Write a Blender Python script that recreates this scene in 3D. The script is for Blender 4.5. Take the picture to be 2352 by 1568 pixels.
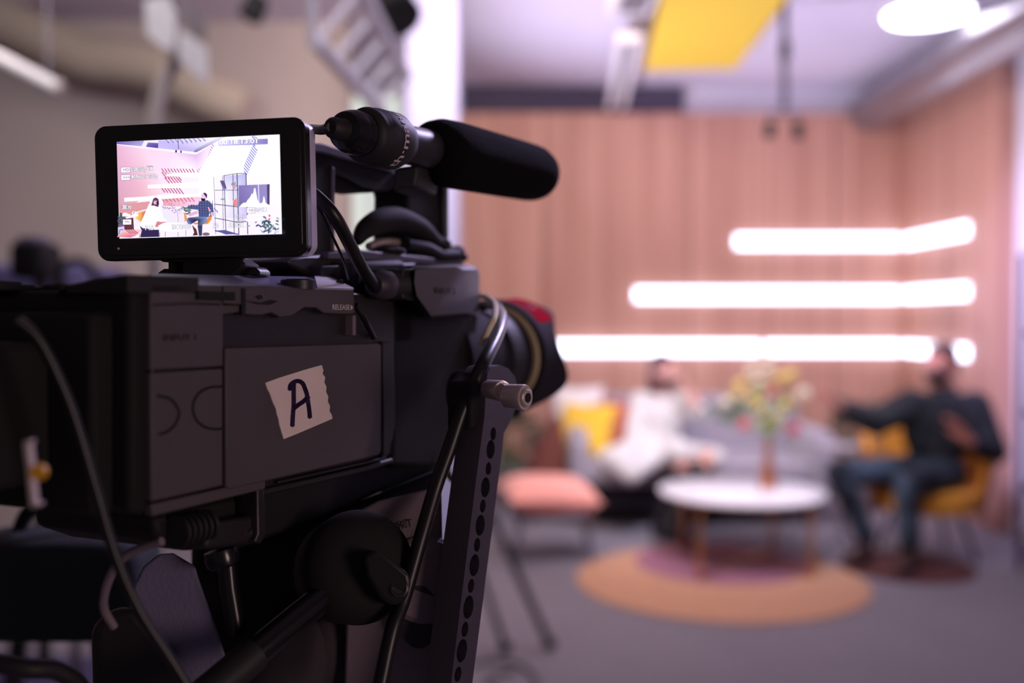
import bpy, bmesh, math, random
from mathutils import Vector, Matrix
random.seed(7)
D = bpy.data
for o in list(D.objects): D.objects.remove(o)
C = bpy.context.scene.collection
scene = bpy.context.scene
R = math.radians

# ------------------------------------------------------------------ camera
FPX = 2287.0; EYE = Vector((0, 0, 1.44)); TH = R(-1.35)
FW = Vector((0, math.cos(TH), math.sin(TH))); UP = Vector((0, -math.sin(TH), math.cos(TH))); RT = Vector((1, 0, 0))
cd = D.cameras.new('camera'); cam = D.objects.new('camera', cd); C.objects.link(cam)
cam.location = EYE; cam.rotation_euler = (R(90) + TH, 0, 0)
cd.sensor_width = 36; cd.lens = FPX / 2352 * 36; cd.clip_start = 0.02; cd.clip_end = 60
cd.dof.use_dof = True; cd.dof.focus_distance = 0.522
cd.dof.aperture_fstop = (cd.lens / 1000) / 0.0106
scene.camera = cam
scene.view_settings.view_transform = 'Standard'; scene.view_settings.look = 'None'
scene.view_settings.gamma = 1; scene.view_settings.use_curve_mapping = False
scene.view_settings.exposure = 0.22

# ------------------------------------------------------------------ world and lights
w = D.worlds.new('world'); scene.world = w; w.use_nodes = True
bg = w.node_tree.nodes['Background']; bg.inputs[0].default_value = (0.62, 0.52, 0.60, 1); bg.inputs[1].default_value = 0.09

def area(name, loc, target, size, power, col, sy=None):
    l = D.lights.new(name, 'AREA'); l.energy = power; l.color = col; l.size = size
    if sy: l.shape = 'RECTANGLE'; l.size_y = sy
    o = D.objects.new(name, l); C.objects.link(o); o.location = loc
    o.rotation_euler = (Vector(target) - Vector(loc)).to_track_quat('-Z', 'Y').to_euler()
    return o
def spot(name, loc, target, power, col, ang, rad=.12, blend=.8):
    l = D.lights.new(name, 'SPOT'); l.energy = power; l.color = col; l.spot_size = R(ang); l.spot_blend = blend; l.shadow_soft_size = rad
    o = D.objects.new(name, l); C.objects.link(o); o.location = loc; o.rotation_euler = (Vector(target) - Vector(loc)).to_track_quat('-Z', 'Y').to_euler()
spot('studio_key_light', (1.1, 4.3, 3.25), (1.35, 6.7, 0.6), 470, (0.84, 0.82, 1.0), 58, .3, 1.0)
area('studio_warm_light', (-0.1, 4.6, 3.25), (0.4, 8.2, 1.0), 0.6, 64, (1.0, 0.78, 0.66))
area('ceiling_fill', (1.0, 3.3, 2.75), (1.3, 6.0, 3.6), 1.0, 34, (0.79, 0.75, 1.0))  # unseen fill added to brighten the ceiling
area('rig_fill', (1.4, -0.6, 1.42), (0.0, 0.5, 1.35), 0.5, 6.0, (1.0, 0.72, 0.68))  # warm fill added for the near camera body, source unseen
area('left_wall_fill', (-1.7, 2.8, 3.2), (-1.6, 6.5, 2.2), 0.8, 30, (1.0, 0.91, 0.85))  # added fill that lifts the grey wall at the left
spot('set_side_light', (1.2, 3.0, 3.1), (-.05, 0.6, 1.4), 230, (0.66, 0.56, 1.0), 30, .2)
spot('pillar_fill', (.7, 3.2, 3.2), (-.44, 5.6, 2.2), 12, (0.88, 0.84, 1.0), 34)  # added wash aimed at the pillar, source unseen

spot('ceiling_fill_hidden', (-.50, 6.3, .8), (2.1, 6.4, 3.5), 360, (0.82, 0.77, 1.0), 95, .05, 1.0)  # lamp added out of sight behind the pillar to brighten the ceiling
spot('right_wall_fill', (1.2, 4.8, 3.25), (3.4, 5.9, 1.6), 480, (0.52, 0.50, 1.0), 50)  # lavender wash added for the right wall, source unseen
spot('truss_fill', (.3, 1.2, 3.2), (-.85, 3.1, 2.3), 110, (0.94, 0.90, 1.0), 58)  # added to brighten the truss and barn doors, source unseen

# ------------------------------------------------------------------ pixel helpers: measurement of the photograph to room coordinates
def ray(px, py): return FW + RT * ((px - 1176) / FPX) + UP * (-(py - 784) / FPX)
def P(px, py, z): return EYE + ray(px, py) * z
def W(px, py, Y):
    r = ray(px, py); return EYE + r * (Y / r.y)
def G(px, py, z=0.0):
    r = ray(px, py); return EYE + r * ((z - EYE.z) / r.z)
# rig frame: x along the lens axis, y away from the viewer, z up; y = 0 is the near side of the camera body
A_ = R(24.5)
RX = Vector((math.sin(A_), math.cos(A_), 0)); RY = Vector((-math.cos(A_), math.sin(A_), 0)); RZ = Vector((0, 0, 1))
RO = P(345, 730, 0.42)
def S(px, py, y=0.0):
    r = ray(px, py); p0 = RO + RY * y
    return EYE + r * ((p0 - EYE).dot(RY) / r.dot(RY))
def RIG(x, y, z): return RO + RX * x + RY * y + RZ * z
def rig_matrix(loc): 
    m = Matrix((RX, RY, RZ)).transposed().to_4x4(); m.translation = loc; return m

# ------------------------------------------------------------------ materials
def lin(c):
    return tuple((x / 12.92 if x <= 0.04045 else ((x + 0.055) / 1.055) ** 2.4) for x in c)
MATS = {}
def mat(name, rgb, rough=0.5, metal=0.0, var=0.12, scale=40, bump=0.0, bscale=200, spec=0.5, sheen=0, trans=0, coat=0):
    m = D.materials.new(name); m.use_nodes = True; nt = m.node_tree; b = nt.nodes['Principled BSDF']
    c = lin(tuple(v / 255 for v in rgb))
    tc = nt.nodes.new('ShaderNodeTexCoord'); nz = nt.nodes.new('ShaderNodeTexNoise'); nz.inputs['Scale'].default_value = scale; nz.inputs['Detail'].default_value = 4
    nt.links.new(tc.outputs['Object'], nz.inputs['Vector'])
    mr = nt.nodes.new('ShaderNodeMapRange'); mr.inputs['To Min'].default_value = 1 - var; mr.inputs['To Max'].default_value = 1 + var
    nt.links.new(nz.outputs['Fac'], mr.inputs['Value'])
    vm = nt.nodes.new('ShaderNodeVectorMath'); vm.operation = 'SCALE'; vm.inputs[0].default_value = c
    nt.links.new(mr.outputs[0], vm.inputs['Scale']); nt.links.new(vm.outputs[0], b.inputs['Base Color'])
    b.inputs['Roughness'].default_value = rough; b.inputs['Metallic'].default_value = metal
    b.inputs['Specular IOR Level'].default_value = spec
    b.inputs['Sheen Weight'].default_value = sheen; b.inputs['Transmission Weight'].default_value = trans; b.inputs['Coat Weight'].default_value = coat
    if bump:
        n2 = nt.nodes.new('ShaderNodeTexNoise'); n2.inputs['Scale'].default_value = bscale
        nt.links.new(tc.outputs['Object'], n2.inputs['Vector'])
        bp = nt.nodes.new('ShaderNodeBump'); bp.inputs['Strength'].default_value = bump; bp.inputs['Distance'].default_value = 0.002
        nt.links.new(n2.outputs['Fac'], bp.inputs['Height']); nt.links.new(bp.outputs[0], b.inputs['Normal'])
    MATS[name] = m; return m
def emis(name, rgb, strength):
    m = D.materials.new(name); m.use_nodes = True; nt = m.node_tree; nt.nodes.clear()
    e = nt.nodes.new('ShaderNodeEmission'); o = nt.nodes.new('ShaderNodeOutputMaterial')
    e.inputs[0].default_value = (*lin(tuple(v / 255 for v in rgb)), 1); e.inputs[1].default_value = strength
    nt.links.new(e.outputs[0], o.inputs[0]); MATS[name] = m; return m
mat('black_plastic', (40, 35, 38), 0.42, bump=0.06, bscale=1500)
mat('side_plastic', (84, 76, 80), 0.55, bump=0.08, bscale=2500)
mat('gloss_black', (26, 23, 26), 0.22)
mat('matte_black', (17, 15, 17), 0.8)
mat('deep_black', (12, 11, 13), 0.7)
mat('rubber', (34, 30, 34), 0.6)
mat('foam', (17, 15, 17), 1.0, bump=0.8, bscale=900, spec=0.1)
mat('arm_metal', (72, 64, 76), 0.45, metal=0.2, bump=0.15, bscale=1500)
mat('silver', (222, 206, 200), 0.38, metal=0.6, bump=0.1, bscale=800)
mat('dark_steel', (90, 84, 88), 0.3, metal=0.8)
mat('cable_black', (22, 18, 20), 0.38)
mat('grey_plastic', (132, 116, 126), 0.6, bump=0.2, bscale=1200)
mat('oval_pad', (66, 58, 64), 0.9, bump=0.3, bscale=2000)
mat('cloth_blue', (128, 122, 152), 0.95, bump=0.2, bscale=500)
mat('deck_sheen_tint', (120, 112, 140), 0.35)
mat('tape', (250, 230, 226), 0.85, bump=0.08, bscale=900)
mat('purple_ink', (52, 28, 84), 0.6)
mat('white_print', (225, 212, 215), 0.7)
mat('print_dark', (34, 28, 32), 0.7)
mat('bag_dark', (40, 46, 48), 0.9, bump=.4, bscale=80)
mat('beige_duct', (166, 154, 142), 0.8)
mat('red_label', (214, 4, 52), 1.0, spec=0.05)
mat('gold_ring', (232, 212, 168), 0.45, metal=0.2)
mat('yellow_dot', (235, 170, 30), 0.5)
mat('rim_light_tint', (214, 206, 240), 0.4)  # lavender rim light put into the monitor shell colour
mat('hood_black', (38, 33, 44), 0.85, bump=0.05, bscale=1500, spec=.3)
mat('plaster_grey', (172, 160, 158), 0.9, bump=0.1, bscale=60, scale=2, var=0.06)
mat('pillar_paint', (158, 160, 196), 0.85, scale=2, var=0.04)
mat('plaster_white', (222, 218, 230), 0.85, scale=2, var=0.04)
mat('ceiling_white', (214, 206, 222), 0.9, scale=1.5, var=0.05)
mat('floor_grey', (124, 118, 128), 0.75, scale=3, var=0.1, bump=0.1, bscale=400)
mat('recess_dark', (70, 62, 84), 0.8)
mat('yellow_panel', (232, 196, 60), 0.8, var=0.05)
mat('panel_edge', (225, 205, 150), 0.8)
mat('lamp_white', (230, 225, 228), 0.5)
mat('duct', (150, 144, 150), 0.28, metal=0.75)
mat('sofa_grey', (152, 144, 156), 0.95, sheen=0.3, bump=0.5, bscale=300)
mat('sofa_base', (40, 34, 46), 0.8)
mat('brown_leather', (112, 58, 48), 0.6)
mat('yellow_cloth', (236, 192, 60), 0.95, sheen=0.2)
mat('maroon_cloth', (150, 62, 84), 0.95, sheen=0.2)
mat('rust_cloth', (190, 104, 84), 0.95)
mat('white_cloth', (232, 226, 226), 0.95)
mat('coral_cloth', (246, 168, 154), 0.9, sheen=0.3)
mat('marble_white', (222, 218, 224), 0.25, scale=6, var=0.05)
mat('brass', (196, 140, 92), 0.35, metal=0.8)
mat('metal_grey', (120, 112, 124), 0.4, metal=0.5)
mat('rug_tan', (196, 148, 118), 1.0, scale=30, bump=0.6, bscale=250)
mat('rug_purple', (150, 100, 120), 1.0, scale=30, bump=0.6, bscale=250)
mat('rug_brown', (84, 44, 44), 1.0, bump=0.6, bscale=250)
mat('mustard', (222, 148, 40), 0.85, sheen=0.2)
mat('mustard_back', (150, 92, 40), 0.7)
mat('skin', (214, 140, 122), 0.6, scale=20, var=0.06)
mat('skin_pale', (206, 148, 134), 0.6, scale=20, var=0.06)
mat('hair_dark', (44, 28, 30), 0.5, bump=0.6, bscale=120)
mat('hair_brown', (74, 40, 42), 0.5, bump=0.6, bscale=120)
mat('mask_black', (20, 18, 24), 0.8)
mat('dress_white', (208, 204, 202), 0.9, sheen=0.2, bump=0.4, bscale=60)
mat('boots_black', (22, 18, 26), 0.5)
mat('boots_brown', (58, 34, 32), 0.5)
mat('leaf', (128, 148, 88), 0.6, var=0.3)
mat('leaf_dark', (58, 84, 58), 0.6, var=0.3)
mat('petal_yellow', (236, 206, 110), 0.8)
mat('petal_pink', (226, 96, 120), 0.8)
mat('petal_cream', (240, 226, 196), 0.8)
mat('copper', (200, 130, 100), 0.3, metal=0.7)
mat('pot_grey', (120, 112, 116), 0.8)
mat('eye_white', (230, 225, 225), 0.3)
mat('iris_dark', (40, 28, 24), 0.3)
mat('truss_silver', (226, 220, 232), 0.35)
mat('shelf_black', (58, 50, 74), 0.5)
mat('case_blue', (92, 86, 128), 0.7)
emis('led_white', (222, 226, 255), 5.2)
emis('lamp_glow', (240, 236, 255), 9.0)
emis('window_glow', (222, 228, 220), 1.0)
emis('led_orange', (255, 120, 60), 0.8)

def wood(name, c1, c2, axis='X'):
    m = D.materials.new(name); m.use_nodes = True; nt = m.node_tree; b = nt.nodes['Principled BSDF']
    tc = nt.nodes.new('ShaderNodeTexCoord'); mp = nt.nodes.new('ShaderNodeMapping')
    mp.inputs['Scale'].default_value = (9, 9, 0.25)
    nt.links.new(tc.outputs['Object'], mp.inputs[0])
    n = nt.nodes.new('ShaderNodeTexNoise'); n.inputs['Scale'].default_value = 1.6; n.inputs['Detail'].default_value = 6
    nt.links.new(mp.outputs[0], n.inputs['Vector'])
    cr = nt.nodes.new('ShaderNodeValToRGB'); cr.color_ramp.elements[0].position = 0.35; cr.color_ramp.elements[1].position = 0.68
    cr.color_ramp.elements[0].color = (*lin(tuple(v/255 for v in c1)), 1); cr.color_ramp.elements[1].color = (*lin(tuple(v/255 for v in c2)), 1)
    nt.links.new(n.outputs['Fac'], cr.inputs[0])
    sx = nt.nodes.new('ShaderNodeSeparateXYZ'); nt.links.new(tc.outputs['Object'], sx.inputs[0])
    # fine board joints every 0.6 m
    ad = nt.nodes.new('ShaderNodeMath'); ad.operation = 'ADD'; nt.links.new(sx.outputs['X'], ad.inputs[0]); nt.links.new(sx.outputs['Y'], ad.inputs[1])
    md = nt.nodes.new('ShaderNodeMath'); md.operation = 'PINGPONG'; md.inputs[1].default_value = 0.6; nt.links.new(ad.outputs[0], md.inputs[0])
    lt = nt.nodes.new('ShaderNodeMath'); lt.operation = 'LESS_THAN'; lt.inputs[1].default_value = 0.006; nt.links.new(md.outputs[0], lt.inputs[0])
    mx = nt.nodes.new('ShaderNodeMix'); mx.data_type = 'RGBA'; nt.links.new(lt.outputs[0], mx.inputs['Factor'])
    nt.links.new(cr.outputs[0], mx.inputs[6]); mx.inputs[7].default_value = (*lin((0.36, 0.2, 0.16)), 1)
    nt.links.new(mx.outputs[2], b.inputs['Base Color']); b.inputs['Roughness'].default_value = 0.6
    MATS[name] = m
wood('oak_panel', (184, 132, 114), (212, 162, 142))
def plaid():
    m = D.materials.new('plaid'); m.use_nodes = True; nt = m.node_tree; b = nt.nodes['Principled BSDF']
    tc = nt.nodes.new('ShaderNodeTexCoord'); sx = nt.nodes.new('ShaderNodeSeparateXYZ'); nt.links.new(tc.outputs['Object'], sx.inputs[0])
    outs = []
    for ax in ('X', 'Z'):
        pp = nt.nodes.new('ShaderNodeMath'); pp.operation = 'PINGPONG'; pp.inputs[1].default_value = 0.05; nt.links.new(sx.outputs[ax], pp.inputs[0])
        lt = nt.nodes.new('ShaderNodeMath'); lt.operation = 'LESS_THAN'; lt.inputs[1].default_value = 0.02; nt.links.new(pp.outputs[0], lt.inputs[0]); outs.append(lt)
    a = nt.nodes.new('ShaderNodeMath'); a.operation = 'ADD'; nt.links.new(outs[0].outputs[0], a.inputs[0]); nt.links.new(outs[1].outputs[0], a.inputs[1])
    h = nt.nodes.new('ShaderNodeMath'); h.operation = 'MULTIPLY'; h.inputs[1].default_value = 0.5; nt.links.new(a.outputs[0], h.inputs[0])
    cr = nt.nodes.new('ShaderNodeValToRGB'); cr.color_ramp.elements[0].color = (*lin((.06, .07, .12)), 1); cr.color_ramp.elements[1].color = (*lin((.20, .21, .21)), 1)
    nt.links.new(h.outputs[0], cr.inputs[0]); nt.links.new(cr.outputs[0], b.inputs['Base Color']); b.inputs['Roughness'].default_value = 0.9
    MATS['plaid'] = m
plaid()
def denim():
    m = D.materials.new('denim'); m.use_nodes = True; nt = m.node_tree; b = nt.nodes['Principled BSDF']
    tc = nt.nodes.new('ShaderNodeTexCoord'); n = nt.nodes.new('ShaderNodeTexNoise'); n.inputs['Scale'].default_value = 5; nt.links.new(tc.outputs['Object'], n.inputs['Vector'])
    cr = nt.nodes.new('ShaderNodeValToRGB'); cr.color_ramp.elements[0].position = 0.42; cr.color_ramp.elements[1].position = 0.66
    cr.color_ramp.elements[0].color = (*lin((.04, .055, .12)), 1); cr.color_ramp.elements[1].color = (*lin((.27, .33, .40)), 1)
    nt.links.new(n.outputs['Fac'], cr.inputs[0]); nt.links.new(cr.outputs[0], b.inputs['Base Color']); b.inputs['Roughness'].default_value = 0.9
    MATS['denim'] = m
denim()

# ------------------------------------------------------------------ object helpers
MW = {}
def tag(o, label=None, cat=None, group=None, kind=None):
    if label: o['label'] = label
    if cat: o['category'] = cat
    if group: o['group'] = group
    if kind: o['kind'] = kind
    return o
def thing(name, label, cat, loc, group=None, mtx=None):
    o = D.objects.new(name, None); C.objects.link(o); o.empty_display_size = 0.05
    m = mtx.copy() if mtx else Matrix.Translation(Vector(loc)); m.translation = Vector(loc)
    o.matrix_world = m; MW[o.name] = m
    return tag(o, label, cat, group)
def obj(name, bm, material, parent=None, bev=0, seg=2, smooth=True, ang=38, label=None, loc=None, sub=0):
    """links the world-space bmesh as ONE mesh object"""
    bmesh.ops.recalc_face_normals(bm, faces=bm.faces)
    me = D.meshes.new(name)
    if parent is not None: m = MW[parent.name]
    else:
        if loc is None:
            xs = [v.co for v in bm.verts]
            loc = Vector(((min(v.x for v in xs) + max(v.x for v in xs)) / 2, (min(v.y for v in xs) + max(v.y for v in xs)) / 2, min(v.z for v in xs)))
        m = Matrix.Translation(Vector(loc))
    bm.transform(m.inverted()); bm.to_mesh(me); bm.free()
    o = D.objects.new(name, me); C.objects.link(o)
    if parent is not None: o.parent = parent
    else: o.matrix_world = m
    MW[o.name] = m
    me.materials.append(MATS[material] if isinstance(material, str) else material)
    if smooth:
        for p in me.polygons: p.use_smooth = True
        me.set_sharp_from_angle(angle=R(ang))
    if bev:
        b = o.modifiers.new('bevel', 'BEVEL'); b.width = bev; b.segments = seg; b.limit_method = 'ANGLE'; b.angle_limit = R(35)
    if sub:
        b = o.modifiers.new('subsurf', 'SUBSURF'); b.levels = sub; b.render_levels = sub
    if label: o['label'] = label
    return o
def NB(): return bmesh.new()
def loft(bm, a, b):
    n = len(a); va = [bm.verts.new(p) for p in a]; vb = [bm.verts.new(p) for p in b]
    bm.faces.new(va); bm.faces.new(vb[::-1])
    for i in range(n): bm.faces.new((va[i], vb[i], vb[(i + 1) % n], va[(i + 1) % n]))
    return bm
def prism(pts, vec, bm=None):
    bm = bm or NB(); return loft(bm, [Vector(p) for p in pts], [Vector(p) + Vector(vec) for p in pts])
def rp(pts, y0, y1, bm=None):
    """prism traced on the rig's side plane y0 and running back to y1"""
    bm = bm or NB(); a = [S(x, y, y0) for x, y in pts]; return prism(a, RY * (y1 - y0), bm)
def box(c, s, bm=None, m=None):
    bm = bm or NB(); c = Vector(c); hx, hy, hz = s[0] / 2, s[1] / 2, s[2] / 2
    def T(x, y, z):
        v = Vector((x, y, z)); return c + (m @ v if m else v)
    a = [T(-hx, -hy, -hz), T(hx, -hy, -hz), T(hx, hy, -hz), T(-hx, hy, -hz)]
    b = [T(-hx, -hy, hz), T(hx, -hy, hz), T(hx, hy, hz), T(-hx, hy, hz)]
    return loft(bm, a, b)
RIGM = Matrix((RX, RY, RZ)).transposed()
def frame(axis):
    a = Vector(axis).normalized(); t = Vector((0, 0, 1)) if abs(a.z) < 0.9 else Vector((1, 0, 0))
    e1 = a.cross(t).normalized(); e2 = e1.cross(a).normalized(); return a, e1, e2
def lathe(A, axis, prof, seg=32, bm=None):
    bm = bm or NB(); a, e1, e2 = frame(axis); rings = []
    for d, r in prof:
        rings.append([bm.verts.new(Vector(A) + a * d + (e1 * math.cos(2 * math.pi * i / seg) + e2 * math.sin(2 * math.pi * i / seg)) * max(r, 1e-5)) for i in range(seg)])
    for k in range(len(rings) - 1):
        for i in range(seg):
            bm.faces.new((rings[k][i], rings[k][(i + 1) % seg], rings[k + 1][(i + 1) % seg], rings[k + 1][i]))
    bm.faces.new(rings[0]); bm.faces.new(rings[-1][::-1]); return bm
def cyl(A, B, r, r2=None, seg=24, bm=None):
    A = Vector(A); B = Vector(B); return lathe(A, B - A, [(0, r), ((B - A).length, r if r2 is None else r2)], seg, bm)
def crom(pts, n=8):
    pts = [Vector(p) for p in pts]; q = [pts[0] * 2 - pts[1]] + pts + [pts[-1] * 2 - pts[-2]]; out = []
    for i in range(1, len(q) - 2):
        for k in range(n):
            t = k / n; p0, p1, p2, p3 = q[i - 1:i + 3]
            out.append(0.5 * ((2 * p1) + (p2 - p0) * t + (2 * p0 - 5 * p1 + 4 * p2 - p3) * t * t + (3 * p1 - p0 - 3 * p2 + p3) * t ** 3))
    out.append(pts[-1]); return out
def tube(pts, r, seg=12, bm=None, curve=True, n=8):
    bm = bm or NB(); P_ = crom(pts, n) if curve and len(pts) > 2 else [Vector(p) for p in pts]; N = len(P_); rings = []; up = None
    for i, p in enumerate(P_):
        t = (P_[min(i + 1, N - 1)] - P_[max(i - 1, 0)]).normalized()
        if up is None: _, e1, e2 = frame(t)
        else:
            e1 = (up - t * up.dot(t)).normalized(); e2 = e1.cross(t)
        up = e1; rr = r(i / (N - 1)) if callable(r) else r
        rings.append([bm.verts.new(p + (e1 * math.cos(2 * math.pi * k / seg) + e2 * math.sin(2 * math.pi * k / seg)) * rr) for k in range(seg)])
    for k in range(N - 1):
        for i in range(seg): bm.faces.new((rings[k][i], rings[k][(i + 1) % seg], rings[k + 1][(i + 1) % seg], rings[k + 1][i]))
    bm.faces.new(rings[0]); bm.faces.new(rings[-1][::-1]); return bm
def ell(c, r, m=None, bm=None, sub=3):
    bm = bm or NB(); mt = Matrix.Translation(Vector(c)) @ ((m.to_4x4() if m else Matrix.Identity(4))) @ Matrix.Diagonal((*r, 1))
    bmesh.ops.create_icosphere(bm, subdivisions=sub, radius=1, matrix=mt); return bm
def text_bm(s, size, T, depth=0.0, align='CENTER', squash=1.0, bold=0.012):
    """lettering as real mesh; T maps flat (x, y) to the room"""
    cu = D.curves.new('t', 'FONT'); cu.body = s; cu.size = size; cu.align_x = align; cu.align_y = 'CENTER'; cu.offset = bold * size; cu.resolution_u = 3
    o = D.objects.new('t', cu); C.objects.link(o); bpy.context.view_layer.update()
    me = D.meshes.new_from_object(o.evaluated_get(bpy.context.evaluated_depsgraph_get()))
    bm = NB(); bm.from_mesh(me); D.objects.remove(o); D.curves.remove(cu); D.meshes.remove(me)
    if depth:
        g = bmesh.ops.extrude_face_region(bm, geom=bm.faces[:])
        for v in g['geom']:
            if isinstance(v, bmesh.types.BMVert): v.co.z += depth
    for v in bm.verts: v.co = T(v.co.x * squash, v.co.y, v.co.z)
    return bm
def stroke2(pts, wd):
    """quads following a polyline in 2D"""
    out = []
    for i in range(len(pts) - 1):
        a = Vector((*pts[i], 0)); b = Vector((*pts[i + 1], 0)); d = (b - a).normalized(); n = Vector((-d.y, d.x, 0)) * wd / 2; e = d * wd * 0.3
        out.append([(q.x, q.y) for q in (a - e + n, b + e + n, b + e - n, a - e - n)])
    return out
def join(*bms):
    b0 = bms[0]
    for b in bms[1:]:
        me = D.meshes.new('j'); b.to_mesh(me); b0.from_mesh(me); b.free(); D.meshes.remove(me)
    return b0
def struct(name, bm, material, **k):
    o = obj(name, bm, material, **k); o['kind'] = 'structure'; return o

# ================================================================== THE ROOM
CZ = 3.36
struct('floor', box((0.2, 3.2, -0.05), (8.6, 13.4, 0.1)), 'floor_grey')
struct('ceiling', box((0.2, 3.2, CZ + 0.05), (8.6, 13.4, 0.1)), 'ceiling_white')
struct('wall_back', box((1.3, 8.42, CZ / 2), (4.6, 0.12, CZ)), 'plaster_white')
struct('wall_oak', box((1.415, 8.30, 1.565), (3.71, 0.10, 3.13)), 'oak_panel')
struct('wall_right_oak', box((3.32, 7.46, 1.565), (0.10, 1.58, 3.13)), 'oak_panel')
struct('wall_right', box((3.43, 3.2, CZ / 2), (0.12, 10.5, CZ)), 'plaster_white')
struct('baseboard_right', box((3.355, 4.2, 0.05), (0.03, 4.9, 0.1)), 'plaster_white', bev=0.004)
struct('recess_panel_1', box((0.50, 8.31, 3.245), (1.84, 0.06, 0.21)), 'recess_dark')  # open recess drawn as a flat panel, its darkness put in the colour
struct('wall_pillar', box((-0.45, 5.75, CZ / 2), (0.285, 0.30, CZ)), 'pillar_paint', bev=0.01)
struct('wall_left', box((-2.52, 6.56, CZ / 2), (2.94, 0.12, CZ)), 'plaster_grey')
struct('wall_far_left', box((-4.05, 3.0, CZ / 2), (0.12, 7.2, CZ)), 'plaster_grey')
struct('wall_window', join(box((-1.15, 8.16, 0.45), (0.62, 0.1, 0.9)), box((-1.15, 8.16, CZ - 0.03), (0.62, 0.1, 0.06))), 'plaster_grey')
wn = struct('window_1', join(*[box((x, 8.12, 2.08), (0.035, 0.06, 2.4)) for x in (-1.34, -1.165, -1.03, -0.90)], box((-1.12, 8.12, 0.92), (0.48, 0.07, 0.05)), box((-1.12, 8.12, 3.27), (0.48, 0.07, 0.06)), box((-1.12, 8.12, 1.75), (0.48, 0.05, 0.02))), 'lamp_white', bev=0.003)
obj('window_pane', box((-1.12, 8.15, 2.08), (0.44, 0.01, 2.36)), 'window_glow', wn)

# recessed round ceiling lamp, duct, linear lamp, yellow panel, pendants
t = thing('ceiling_lamp', 'round glowing white ceiling lamp above the metal duct', 'ceiling lamp', (2.55, 6.15, 3.27))
obj('lamp_body', lathe((2.55, 6.15, CZ), (0, 0, -1), [(0, .27), (.05, .27), (.055, .255)], 48), 'lamp_white', t)
obj('diffuser', lathe((2.55, 6.15, CZ - .054), (0, 0, -1), [(0, .25), (.02, .24), (.032, .18), (.035, .02)], 48), 'lamp_glow', t)
t = thing('ventilation_duct', 'long round grey metal duct under the ceiling along the right wall', 'duct', (2.93, 6.1, 2.97))
obj('duct_pipe', lathe((2.93, 3.4, 3.14), (0, 1, 0), [(0, .166), (4.85, .166)], 48), 'duct', t)
for y in (4.3, 5.5, 6.7, 7.9): obj('seam_band', lathe((2.93, y, 3.14), (0, 1, 0), [(0, .172), (.03, .172)], 48), 'duct', t)
for y in (4.9, 7.3): obj('hanger', box((2.93, y, 3.335), (0.02, 0.02, 0.05)), 'metal_grey', t)
t = thing('ceiling_panel', 'yellow square acoustic panel hanging flat under the ceiling', 'panel', (1.3, 6.6, 3.22))
ytop = [W(1480, 165, 7.45), W(1690, 160, 7.45), W(1870, -95, 5.35), W(1530, -95, 5.35)]
zz = 3.20
yp = [Vector((p.x, p.y, zz)) for p in (ytop[0], ytop[1])]
yp = [G(1480, 163, zz), G(1690, 158, zz), G(1835, -40, zz), G(1528, -40, zz)]
obj('panel_board', prism(yp, (0, 0, .04)), 'yellow_panel', t, bev=0.004)
for q in yp: obj('hanging_wire', cyl(q + (Vector((1.3, 6.4, zz)) - q) * 0.12 + Vector((0, 0, .04)), Vector((q.x, q.y, CZ)) + (Vector((1.3, 6.4, 0)) - Vector((q.x, q.y, 0))) * .12, .002, seg=6), 'metal_grey', t)
t = thing('linear_lamp', 'white unlit linear lamp hanging beside the yellow ceiling panel', 'lamp', (.82, 7.1, 3.05))
la = P(1447, 95, 6.0); lb = P(1415, 252, 8.1)
ax = (lb - la).normalized(); sd = ax.cross(Vector((0, 0, 1))).normalized(); un = sd.cross(ax)
for s in (-1, 1): obj('side_rail', prism([la + sd * s * .055 + sd * .02, la + sd * s * .055 - sd * .02, la + sd * s * .055 - sd * .02 + un * .05, la + sd * s * .055 + sd * .02 + un * .05], lb - la), 'lamp_white', t, bev=.003)
obj('slot', prism([la + sd * .037 + un * .02, la - sd * .037 + un * .02, la - sd * .037 + un * .045, la + sd * .037 + un * .045], lb - la), 'pot_grey', t)
obj('end_cap', box(la + un * .025, (.15, .02, .06)), 'lamp_white', t, bev=.004)
for f in (.2, .8):
    q = la + (lb - la) * f + un * .04; obj('suspension', cyl(q, (q.x, q.y, CZ), .004, seg=8), 'metal_grey', t)
t = thing('ceiling_unit', 'light grey air conditioning cassette on the ceiling beside the yellow panel', 'air conditioner', (.72, 5.3, 3.2))
obj('cassette', box((P(1462, 20, 5.4).x, 5.35, 3.26), (.24, .9, .16)), 'lamp_white', t, bev=.01)
obj('grille', box((P(1462, 20, 5.4).x, 5.35, 3.176), (.16, .7, .01)), 'pot_grey', t)
t = thing('pendant_lamp', 'thin dark ceiling rod with two small hanging spot heads', 'lamp', P(1800, 262, 6.0))
rod_t = P(1796, -20, 6.0); rod_b = P(1802, 250, 6.0); rod_t.z = CZ
rod_t.x = rod_b.x
obj('rod', tube([rod_b, rod_t], .022, 12, curve=False), 'shelf_black', t)
obj('rod_joint', cyl(rod_b + Vector((0, 0, .30)), rod_b + Vector((0, 0, .40)), .032), 'deep_black', t)
cl_, cr_ = P(1768, 262, 6.0), P(1832, 262, 6.0)
obj('cross_bar', cyl(cl_, cr_, .01), 'metal_grey', t)
for q in (P(1768, 300, 6.0), P(1832, 302, 6.0)):
    h = obj('spot_head', lathe(q + Vector((0, 0, .055)), (0, 0, -1), [(0, .012), (.01, .03), (.09, .034), (.1, .02)]), 'deep_black', t)
    obj('head_cord', cyl(q + Vector((0, 0, .05)), q + Vector((0, 0, .1)), .005, seg=8), 'deep_black', h)

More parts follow.
